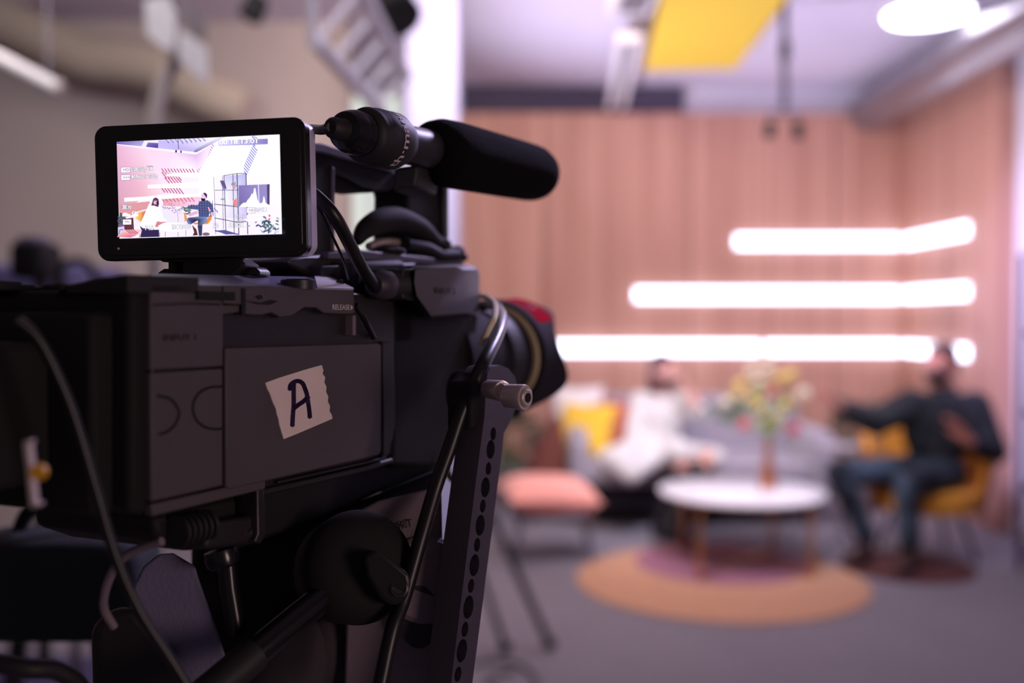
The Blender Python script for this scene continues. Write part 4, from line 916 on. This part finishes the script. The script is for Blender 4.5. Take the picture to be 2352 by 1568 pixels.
for x in range(1070, 1400, 36): line([(x, 1010 if x < 1200 else 960), (x + 8, 1060 if x < 1200 else 1160)], 8, (60, 60, 110))
for y in range(990, 1170, 34): line([(1210, y), (1390, y + 6)], 7, (60, 60, 110))
poly([(1330, 1040), (1350, 1050), (1375, 1100), (1350, 1105)], (236, 170, 196)); poly([(1060, 1140), (1190, 1090), (1200, 1130), (1090, 1170)], (220, 170, 200))
poly([(1240, 930), (1245, 870), (1285, 850), (1320, 870), (1322, 920), (1300, 955), (1260, 960)], (236, 190, 216)); poly([(1270, 856), (1300, 850), (1325, 880), (1320, 930), (1300, 900)], (60, 40, 90)); poly([(1235, 925), (1300, 930), (1295, 965), (1250, 960)], (40, 30, 70))
poly([(1045, 1230), (1070, 1185), (1210, 1170), (1330, 1175), (1320, 1240), (1250, 1290), (1200, 1300), (1200, 1220), (1130, 1260), (1080, 1290)], [(130, 146, 196), (80, 80, 130), (40, 40, 80), (130, 150, 200), (120, 140, 190), (100, 110, 150), (70, 80, 120), (30, 30, 60), (50, 50, 90), (120, 140, 190)])
poly([(1195, 1290), (1260, 1285), (1255, 1425), (1215, 1430)], (60, 56, 90)); poly([(1120, 1280), (1180, 1340), (1200, 1420), (1130, 1425), (1150, 1380)], (90, 50, 50))
oval(870, 1310, 205, 62, (252, 250, 255)); line([(690, 1380), (690, 1440)], 7, (170, 120, 110)); line([(765, 1375), (765, 1438)], 7, (150, 100, 100)); line([(935, 1375), (935, 1434)], 7, (150, 110, 130)); line([(1040, 1350), (1040, 1430)], 7, (150, 110, 130))
poly([(450, 1350), (680, 1345), (685, 1440), (430, 1446)], (50, 40, 80)); oval(1310, 1405, 50, 22, (130, 96, 120))
poly([(118, 1440), (220, 1345), (440, 1340), (455, 1352), (370, 1425), (300, 1448)], [(226, 150, 150), (246, 190, 200), (250, 200, 210), (246, 190, 200), (230, 140, 150), (200, 100, 120)]); zebra(270, 1370, 370, 1370, 4, 60, 50, 11, (180, 80, 110))
line([(430, 1400), (420, 1446)], 12, (200, 150, 60))
# shelf in the picture
SHC = (64, 56, 96)
poly([(1560, 630), (1850, 600), (1870, 1200), (1440, 1190), (1560, 900)], [(206, 200, 240), (180, 176, 226), (200, 190, 236), (240, 236, 255), (240, 236, 255)])
for pts, wd in (([(1416, 640), (1440, 1400)], 6), ([(1530, 620), (1545, 1340)], 6), ([(1552, 620), (1580, 1410)], 10), ([(1672, 605), (1690, 1408)], 9), ([(1728, 596), (1752, 1408)], 12), ([(1848, 594), (1872, 1405)], 12), ([(1552, 624), (1728, 596), (1848, 596)], 9), ([(1430, 820), (1720, 818), (1850, 800)], 7), ([(1425, 1005), (1740, 1042)], 10), ([(1430, 1190), (1745, 1250), (1870, 1235)], 10), ([(1436, 1360), (1580, 1390), (1750, 1410)], 16)): line(pts, wd, SHC)
poly([(1440, 1360), (1560, 1350), (1750, 1405), (1580, 1412)], (90, 84, 150)); poly([(1500, 690), (1560, 690), (1590, 800), (1540, 815)], [(90, 84, 130), (110, 104, 150), (80, 76, 120), (150, 150, 190)])
for i in range(14): oval(1685 + random.gauss(0, 22), 735 + random.gauss(0, 16), 12, 8, random.choice([(100, 120, 130), (150, 160, 170), (80, 90, 110)]))
poly([(1665, 760), (1715, 760), (1705, 805), (1672, 806)], (206, 150, 160)); poly([(1665, 930), (1700, 950), (1725, 920), (1735, 1030), (1690, 1030), (1680, 970)], (226, 130, 140)); oval(1540, 940, 30, 12, (130, 160, 160))
for i in range(60): oval(2130 + random.gauss(0, 75), 1310 + random.gauss(0, 65), 26, 11, random.choice([(60, 84, 100), (100, 130, 120), (150, 170, 170), (60, 70, 110), (200, 210, 226)]), random.uniform(-1.3, 1.3))
poly([(1760, 758), (2178, 742), (2176, 1020), (1765, 1048)], [(130, 116, 176), (150, 140, 196), (150, 140, 200), (116, 100, 160)])
poly([(2140, 744), (2178, 742), (2176, 1020), (2145, 1020)], (80, 66, 106)); line([(2026, 746), (2034, 990)], 12, (226, 224, 250))
hx = [1770, 1800, 1830, 1860, 1885, 1905, 1925, 1940, 1955, 1970, 1985, 2000, 2015, 2035, 2060, 2085, 2098, 2112, 2125, 2150, 2174]; hy = [1046, 1010, 990, 990, 950, 930, 900, 865, 880, 800, 790, 870, 950, 985, 1000, 985, 900, 925, 990, 1010, 1018]
for i in range(len(hx) - 1): poly([(hx[i], hy[i]), (hx[i + 1], hy[i + 1]), (hx[i + 1], 1044), (hx[i], 1048)], WHT)
for yy in (1175, 1222):
    poly([(1875, yy - 20), (2060, yy - 26), (2060, yy + 18), (1875, yy + 22)], WHT); line([(2060, yy - 6), (2170, yy - 10)], 8, WHT)
    for x in range(1890, 2060, 16): line([(x, yy - 20), (x, yy + 20)], 3, (150, 140, 180))
    poly([(2166, yy - 22), (2190, yy - 24), (2190, yy + 2), (2166, yy + 4)], (230, 80, 60))
poly([(1498, 162), (2160, 136), (2160, 210), (1498, 236)], [(206, 198, 240), (130, 120, 190), (130, 120, 190), (206, 198, 240)])
stxt('00:18:13:01', 1506, 188, 84, squash=1.36, edge=None, rot=-.038)
def badge(x, y, w_, h_, s, sz, sq=1.0):
    poly([(x - 5, y - 5), (x + w_ + 5, y - 8), (x + w_ + 5, y + h_ + 2), (x - 5, y + h_ + 5)], (110, 90, 150)); poly([(x, y), (x + w_, y - 3), (x + w_, y + h_ - 3), (x, y + h_)], WHT)
    stxt(s, x + w_ * .22, y + h_ * .5, sz, (120, 104, 150), edge=None, squash=sq)
badge(200, 520, 118, 68, 'HD', 58); badge(203, 622, 118, 66, 'RAW', 46, .95); badge(228, 1214, 108, 66, 'PP6', 46, .9); badge(1882, 1062, 108, 66, 'HD', 56)
stxt('1080/25p', 345, 548, 74, squash=.66); stxt('EX', 552, 538, 70, squash=.9); line([(545, 506), (622, 502)], 7, (110, 90, 140)); stxt('4096x2160/25p', 345, 648, 76, squash=.72)
poly([(220, 1014), (285, 1010), (285, 1080), (220, 1084)], (110, 90, 140)); poly([(225, 1019), (280, 1015), (280, 1075), (225, 1079)], WHT); zebra(235, 1060, 270, 1035, 3, 40, 40, 7, (90, 70, 120))
stxt('70', 290, 1056, 58, squash=1.0); oval(262, 1145, 36, 22, WHT); poly([(225, 1145), (330, 1140), (330, 1168), (225, 1172)], WHT); oval(378, 1126, 26, 20, WHT); poly([(350, 1150), (434, 1146), (434, 1170), (350, 1174)], WHT); oval(378, 1124, 12, 9, (120, 104, 150))
stxt('LPCM', 2010, 1090, 66, squash=.85); stxt('CH1', 1735, 1178, 52, squash=1.2); stxt('CH2', 1735, 1228, 52, squash=1.2)
stxt('F4.5', 530, 1330, 84, squash=.8); stxt('ISO2000', 885, 1318, 84, squash=.86); stxt('50', 1435, 1304, 84, squash=.86); stxt('5100K', 1648, 1296, 86, squash=.88)
me_m = D.materials.new('screen_picture'); me_m.use_nodes = True; nt = me_m.node_tree; nt.nodes.clear()
at = nt.nodes.new('ShaderNodeAttribute'); at.attribute_name = 'picture'; em = nt.nodes.new('ShaderNodeEmission'); em.inputs[1].default_value = 1.0; ou = nt.nodes.new('ShaderNodeOutputMaterial')
nt.links.new(at.outputs['Color'], em.inputs[0]); nt.links.new(em.outputs[0], ou.inputs[0])
obj('screen', sb, me_m, t, smooth=False, label='lit screen with a bright pink and white picture and white camera data')

# ================================================================== MICROPHONE
MA = P(1005, 348, .60); MB_ = P(1225, 398, .72); max_ = (MB_ - MA).normalized()
t = thing('shotgun_microphone', 'black microphone with foam windscreen strapped above the camera handle', 'microphone', MA)
obj('windscreen', lathe(MA, max_, [(-.012, .0120), (-.010, .0150), (-.005, .0180), (.003, .0200), (.02, .0207), (.10, .0205), (.125, .0203), (.133, .0198), (.141, .018), (.147, .0145), (.151, .009), (.1525, .003)], 64), 'foam', t, label='black foam windscreen')
obj('microphone_body', lathe(MA, max_, [(-.082, .0100), (-.06, .0112), (-.030, .0112), (-.005, .0118)], 48), 'black_plastic', t)
obj('plug', lathe(MA, max_, [(-.0955, .0068), (-.094, .0098), (-.090, .0112), (-.086, .0118), (-.085, .0108), (-.083, .0114), (-.079, .0120), (-.076, .0112)], 48), 'gloss_black', t)
obj('cable_boot', lathe(MA, max_, [(-.106, .0040), (-.104, .0054), (-.098, .0058), (-.094, .0064)], 32), 'rubber', t)
ring = obj('strap_ring', lathe(MA, max_, [(-.080, .0105), (-.078, .0138), (-.075, .0150), (-.070, .0146), (-.068, .0156), (-.050, .0158), (-.048, .0150), (-.042, .0130), (-.040, .0112)], 64), 'rubber', t)
obj('strap_foot', prism([P(905, 385, .575), P(962, 378, .575), P(955, 432, .575), P(925, 430, .575), P(900, 442, .575)], (.01, .035, 0)), 'rubber', t, bev=.002)
ma, m1, m2 = frame(max_); toE = (EYE - MA); vdir = (toE - ma * toE.dot(ma)).normalized(); udir = ma.cross(vdir)
if udir.z < 0: udir = -udir
def cylmap(x, y, z):
    sc = .0105 / 10; a = x * sc / .0160; return MA + max_ * (-.0590 - y * sc) + (vdir * math.cos(a) + udir * math.sin(a)) * .0160
obj('lettering', text_bm('th\u00b7mann', 8.0, lambda x, y, z: cylmap(x - 15, y, z), align='LEFT', squash=1.4, bold=.012), 'white_print', ring, smooth=False)
o = obj('microphone_cable', tube([MA - max_ * .105, P(738, 298, .515), P(700, 299, .54), P(650, 330, .56), P(600, 430, .57), P(640, 560, .56), S(750, 640, .05)], .0026, 10), 'cable_black'); tag(o, 'thin black cable leaving the rear of the microphone', 'cable')

# monitor cable to the audio plug
c0 = S(718, 445, .022)
o = obj('monitor_cable', tube([P(688, 432, .530), P(716, 443, .528), P(745, 468, .526), P(762, 488, .526), P(780, 516, .53), P(806, 566, .54), P(832, 615, .55), P(862, 660, .57)], .0036, 14), 'cable_black'); tag(o, 'thick black cable curving from the monitor down to the input plug', 'cable')
pa = P(858, 655, .57); pb = S(950, 652, -.002)
o = thing('plug_connector', 'ribbed black round plug pushed into the input block', 'plug', pa)
ax = (pb - pa).normalized(); L = (pb - pa).length
obj('plug_sleeve', lathe(pa, ax, [(0, .0055), (.003, .008), (.012, .0088), (.016, .0082), (L, .0082)], 40), 'arm_metal', o)
for k in range(8): obj('grip_rib', lathe(pa + ax * (.017 + k * (L - .02) / 8), ax, [(0, .0082), (.0008, .0092), (.0016, .0082)], 40), 'rubber', o)
o = obj('thin_cable', tube([P(700, 455, .535), P(716, 462, .53), P(740, 490, .53), P(765, 545, .54), P(790, 600, .55), P(800, 640, .57)], .0008, 8), 'cable_black'); tag(o, 'hair thin black cable below the monitor cable', 'cable')

# ================================================================== PERFORATED ARM WITH LEVER
AY = -.072
def AS(px, py, y=AY): return S(px, py, y)
ab = AS(1060, 1620)
t = thing('perforated_arm', 'black metal arm with a row of drilled holes hanging beside the camera', 'rig arm', ab, mtx=rig_matrix(ab))
edgeL = lambda y: 1108 - (y - 985) * (1108 - 1036) / (1568 - 985)
edgeR = lambda y: 1160 - (y - 985) * (1160 - 1085) / (1568 - 985)
outl = [(1113, 955), (edgeL(1100), 1100), (edgeL(1300), 1300), (edgeL(1660), 1660), (edgeR(1660), 1660), (edgeR(1300), 1300), (edgeR(1100), 1100), (1158, 995), (1178, 955), (1188, 925), (1190, 895), (1183, 865), (1168, 846), (1148, 838), (1130, 842), (1120, 856), (1116, 890)]
holes = [(1133, 996, 15), (1127, 1032, 22), (1122, 1076, 15), (1115, 1119, 23), (1109, 1162, 15), (1103, 1206, 24), (1096, 1251, 16), (1089.6, 1298, 25), (1082, 1345, 16), (1076, 1394, 26), (1068, 1445, 17), (1061, 1494, 26), (1052, 1548, 17), (1044, 1600, 26)]
am = obj('arm_bar', rp(outl, AY, AY + .015), 'arm_metal', t, bev=.0007)
cut = NB()
for hx_, hy_, hr in holes:
    c = AS(hx_, hy_); k = (AS(hx_, hy_ - hr) - c).length
    lathe(c - RY * .002, RY, [(0, k), (.012, k), (.0121, 0.0)], 32, cut)
cutter = obj('hole_cutter', cut, 'deep_black', t)
bm_ = am.modifiers.new('holes', 'BOOLEAN'); bm_.operation = 'DIFFERENCE'; bm_.object = cutter; bm_.solver = 'EXACT'
# bake the drilled shape, then drop the cutter
bpy.context.view_layer.update()
am.modifiers.remove(am.modifiers['bevel'])
me2 = D.meshes.new_from_object(am.evaluated_get(bpy.context.evaluated_depsgraph_get()))
am.modifiers.clear(); am.data = me2; D.objects.remove(cutter)
if not me2.materials: me2.materials.append(MATS['arm_metal'])
for p in me2.polygons: p.use_smooth = True
me2.set_sharp_from_angle(angle=R(38))
b = am.modifiers.new('bevel', 'BEVEL'); b.width = .0005; b.segments = 2; b.limit_method = 'ANGLE'; b.angle_limit = R(40)
for hx_, hy_, hr in holes:
    c = AS(hx_, hy_); k = (AS(hx_, hy_ - hr) - c).length
    bm = NB(); lathe(c + RY * .0015, RY, [(0, k * .98), (.0004, k * .98), (.0004, k * .9), (0, k * .9)], 32, bm)
    obj('hole_liner', lathe(c + RY * .0098, -RY, [(0, k * .99), (.001, k * .99), (.0012, k * .55)], 32), 'deep_black', t)
    bm.free()
obj('rosette', lathe(AS(1150, 905, AY + .015), RY, [(0, .017), (.003, .0175), (.004, .014), (.03, .014)], 48), 'matte_black', t)
obj('arm_rear_bar', rp([(1085, 880), (1113, 850), (1120, 960), (1085, 990)], AY + .004, AY + .02), 'matte_black', t, bev=.002)
# silver clamping lever
l0 = P(1122, 893, .545); l1 = P(1148, 897, .528); l2 = P(1187, 911, .516)
lv = obj('clamp_lever', join(lathe(l0, l1 - l0, [(0, .0042), (.002, .0052), ((l1 - l0).length + .002, .0056), ((l1 - l0).length + .004, .005)], 40)), 'silver', t, label='silver clamping lever')
dd = (l2 - l1); side = Vector((0, 0, 1)) - dd.normalized() * dd.normalized().z; side.normalize(); nrm = dd.normalized().cross(side)
w0, w1 = .0052, .0044
obj('lever_paddle', loft(NB(), [l1 + side * w0 - nrm * .003, l1 + dd * .5 + side * .0042 - nrm * .003, l2 + side * w1 - nrm * .004, l2 - side * .0052 - nrm * .004, l1 + dd * .5 - side * .0036 - nrm * .003, l1 - side * .0048 - nrm * .003],
    [l1 + side * w0 + nrm * .003, l1 + dd * .5 + side * .0042 + nrm * .003, l2 + side * w1 + nrm * .004, l2 - side * .0052 + nrm * .004, l1 + dd * .5 - side * .0036 + nrm * .003, l1 - side * .0048 + nrm * .003]), 'silver', lv, bev=.0012, seg=3)
kd = Vector((.80, -.60, -.02)).normalized()
obj('lever_hub', lathe(l2 - kd * .006, kd, [(0, .0062), (.010, .0068), (.0115, .0064), (.0115, .0050), (.0108, .0046), (.0108, .0044)], 48), 'silver', lv)
obj('hub_cap', lathe(l2 + kd * .0046, kd, [(0, .0046), (.0022, .0045), (.0026, .0040), (.0026, .0026), (.0012, .0024)], 48), 'silver', lv)
obj('socket', lathe(l2 + kd * .0062, kd, [(0, .0024), (.0012, .0024)], 6), 'deep_black', lv)

# thick cable and pale looped cable beside the arm
o = obj('thick_cable', tube([P(1085, 705, .77), P(1128, 700, .73), P(1150, 722, .66), P(1150, 745, .62), P(1138, 780, .59), P(1108, 840, .56), P(1066, 930, .55), P(1032, 1030, .545), P(1000, 1120, .54), P(965, 1240, .53), P(928, 1370, .52), P(900, 1450, .51), P(868, 1600, .50)], .0040, 16), 'cable_black'); tag(o, 'thick black cable running down between the camera and the perforated arm', 'cable')
o = obj('pale_cable', tube([P(1080, 684, .77), P(1110, 680, .73), P(1134, 695, .66), P(1137, 722, .60), P(1124, 752, .585), P(1104, 792, .59)], .0020, 12), 'petal_cream'); tag(o, 'pale cream cable loop in front of the lens', 'cable')
o = obj('looped_cable', tube([P(1030, 1040, .66), P(1026, 1070, .66), P(1034, 1095, .66), P(1052, 1110, .66)], .0022, 10), 'cable_black'); tag(o, 'short black cable loop beside the perforated arm', 'cable')

# ================================================================== SUPPORT BELOW THE CAMERA
sup = P(800, 1600, .60)
t = thing('tripod', 'dark tripod head with clamp and pan handle under the video camera', 'tripod', sup)
hb = [(440, 1250), (600, 1235), (720, 1190), (900, 1120), (1010, 1075), (1012, 1568), (1010, 1640), (300, 1640), (440, 1480)]
obj('head_body', loft(NB(), [P(x, y, .60) for x, y in hb], [P(x, y, .70) for x, y in hb]), 'deep_black', t, bev=.004)
for ang_ in (100, 220, 340):
    d_ = Vector((math.cos(R(ang_)), math.sin(R(ang_)), 0)); c_ = Vector((-.13, .62, 1.14)); lg = obj('leg', tube([c_ + d_ * .05, c_ + d_ * .42 - Vector((0, 0, 1.10))], .016, 16, curve=False), 'matte_black', t)
    obj('foot', ell(c_ + d_ * .42 - Vector((0, 0, 1.115)), (.024, .024, .025)), 'rubber', lg)
obj('side_plate', loft(NB(), [P(x, y, .585) for x, y in ((812, 1180), (870, 1152), (1005, 1112), (1015, 1125), (1016, 1245), (1018, 1600), (790, 1600))],
    [P(x, y, .63) for x, y in ((812, 1180), (870, 1152), (1005, 1112), (1015, 1125), (1016, 1245), (1018, 1600), (790, 1600))]) if False else loft(NB(), [P(x, y, .552) for x, y in ((800, 1185), (870, 1150), (1003, 1118), (1014, 1128), (1016, 1245), (1016, 1640), (790, 1640))],
    [P(x, y, .562) for x, y in ((800, 1185), (870, 1150), (1003, 1118), (1014, 1128), (1016, 1245), (1016, 1640), (790, 1640))]), 'grey_plastic', t, bev=.0015)
def ptext(s, px, py, h, z, m, parent, sq=1.0, rot=0):
    ca, sa = math.cos(rot), math.sin(rot)
    return obj('lettering', text_bm(s, h, lambda x, y, q: P(px + x * ca - y * sa, py - x * sa - y * ca, z), 0, squash=sq), m, parent, smooth=False)
ptext('PORT', 918, 1208, 26, .5505, 'print_dark', t, .9, .25)
obj('round_boss', lathe(P(978, 1330, .551), P(978, 1330, .541) - P(978, 1330, .551), [(0, .024), (.006, .0235), (.008, .021)], 64), 'grey_plastic', t)
obj('oval_pad', prism([P(962 + 47 * math.cos(a), 1417 + 72 * math.sin(a), .5415) for a in [2 * math.pi * i / 40 for i in range(40)]], (0, .002, 0)), 'oval_pad', t, label='dark oval pad')
k0 = P(770, 1400, .56); k1 = P(862, 1255, .535)
obj('clamp_knuckle', lathe(P(790, 1310, .56), P(858, 1292, .50) - P(790, 1310, .56), [(0, .026), (.004, .029), (.036, .030), (.040, .0285), (.044, .025), (.047, .018), (.048, .001)], 64), 'matte_black', t)
obj('clamp_block', loft(NB(), [P(x, y, .505) for x, y in ((835, 1278), (862, 1262), (885, 1272), (940, 1318), (944, 1340), (935, 1376), (905, 1392), (876, 1375), (842, 1325))],
    [P(x, y, .535) for x, y in ((825, 1278), (855, 1262), (878, 1272), (930, 1318), (936, 1340), (928, 1376), (898, 1392), (866, 1375), (832, 1325))]), 'black_plastic', t, bev=.0022, seg=3)
obj('clamp_screw', lathe(P(918, 1350, .506), P(918, 1350, .500) - P(918, 1350, .506), [(0, .0045), (.0015, .0045), (.0018, .0034), (.0008, .0030), (.0008, .001)], 32), 'dark_steel', t)
obj('lower_clamp', loft(NB(), [P(x, y, .52) for x, y in ((700, 1330), (780, 1290), (840, 1330), (895, 1388), (820, 1395), (770, 1408), (745, 1400))], [P(x, y, .56) for x, y in ((700, 1330), (780, 1290), (840, 1330), (895, 1388), (820, 1395), (770, 1408), (745, 1400))]), 'matte_black', t, bev=.003)
obj('pan_handle', tube([P(800, 1325, .53), P(680, 1420, .50), P(560, 1520, .475), P(440, 1620, .455)], .0072, 24, curve=False), 'gloss_black', t)
obj('handle_sleeve', tube([P(585, 1500, .478), P(560, 1522, .473), P(420, 1640, .45)], .0085, 24, curve=False), 'rubber', t)
obj('drop_rod', tube([P(520, 1275, .50), P(527, 1350, .50), P(545, 1455, .50)], .0048, 16, curve=False), 'gloss_black', t)
obj('drop_collar', lathe(P(505, 1262, .495), P(515, 1300, .495) - P(505, 1262, .495), [(0, .008), (.004, .0085), (.0075, .0078), (.009, .006)], 32), 'gloss_black', t)
obj('grip_cushion', ell(P(660, 1545, .56), (.022, .02, .034), m=rotm(y=20)), 'oval_pad', t); obj('grip_cushion', ell(P(745, 1500, .57), (.016, .015, .03), m=rotm(y=12)), 'oval_pad', t)
t = thing('dark_filler_bag', 'added dark green black bag filling the dark area low at the left below the camera', 'bag', P(140, 1440, .85))  # bag added to keep the area below the camera dark
obj('bag_body', softbox(P(130, 1335, .85), (.16, .09, .085), bulge=0), 'bag_dark', t)
obj('bag_strap', tube([P(30, 1300, .85), P(60, 1180, .86), P(160, 1120, .86), P(230, 1210, .86), P(240, 1300, .85)], .006, 10), 'matte_black', t)
# hanging cloth bag
bg_ = [(330, 1300), (365, 1272), (398, 1270), (448, 1300), (456, 1328), (480, 1395), (500, 1455), (518, 1506), (490, 1560), (450, 1640), (330, 1640), (290, 1480), (300, 1360)]
t = thing('cloth_pouch', 'dark blue grey cloth pouch hanging below the camera base', 'pouch', P(400, 1600, .50))
obj('pouch', loft(NB(), [P(x, y, .505) for x, y in bg_], [P(x, y, .55) for x, y in bg_]), 'cloth_blue', t, bev=.0015, seg=3)
obj('pouch_flap', loft(NB(), [P(x, y, .498) for x, y in ((210, 1440), (250, 1400), (300, 1390), (330, 1420), (400, 1500), (470, 1640), (215, 1640))], [P(x, y, .52) for x, y in ((210, 1440), (250, 1400), (300, 1390), (330, 1420), (400, 1500), (470, 1640), (215, 1640))]), 'rubber', t, bev=.005, seg=3)
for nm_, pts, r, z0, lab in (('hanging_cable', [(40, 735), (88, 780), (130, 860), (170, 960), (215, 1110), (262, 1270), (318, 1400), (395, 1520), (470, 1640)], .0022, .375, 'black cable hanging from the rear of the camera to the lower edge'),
    ('side_cable', [(372, 1243), (330, 1256), (284, 1280), (255, 1320), (240, 1365), (240, 1400), (262, 1440)], .0020, .44, 'short looped dark cable, bright highlights put into its grey, beside the cloth pouch')):
    o = obj(nm_, tube([P(x, y, z0 + i * .004) for i, (x, y) in enumerate(pts)], r, 12), 'cable_black' if r > .0021 else 'grey_plastic'); tag(o, lab, 'cable')  # side cable greyed: highlights of a dark cable put into its colour
o = obj('corner_strap', tube([P(-30, 1518, .42), P(60, 1535, .42), P(130, 1540, .43), (P(185, 1580, .44)), P(200, 1640, .44)], .0040, 12), 'rubber'); tag(o, 'black strap crossing the bottom left corner', 'strap')
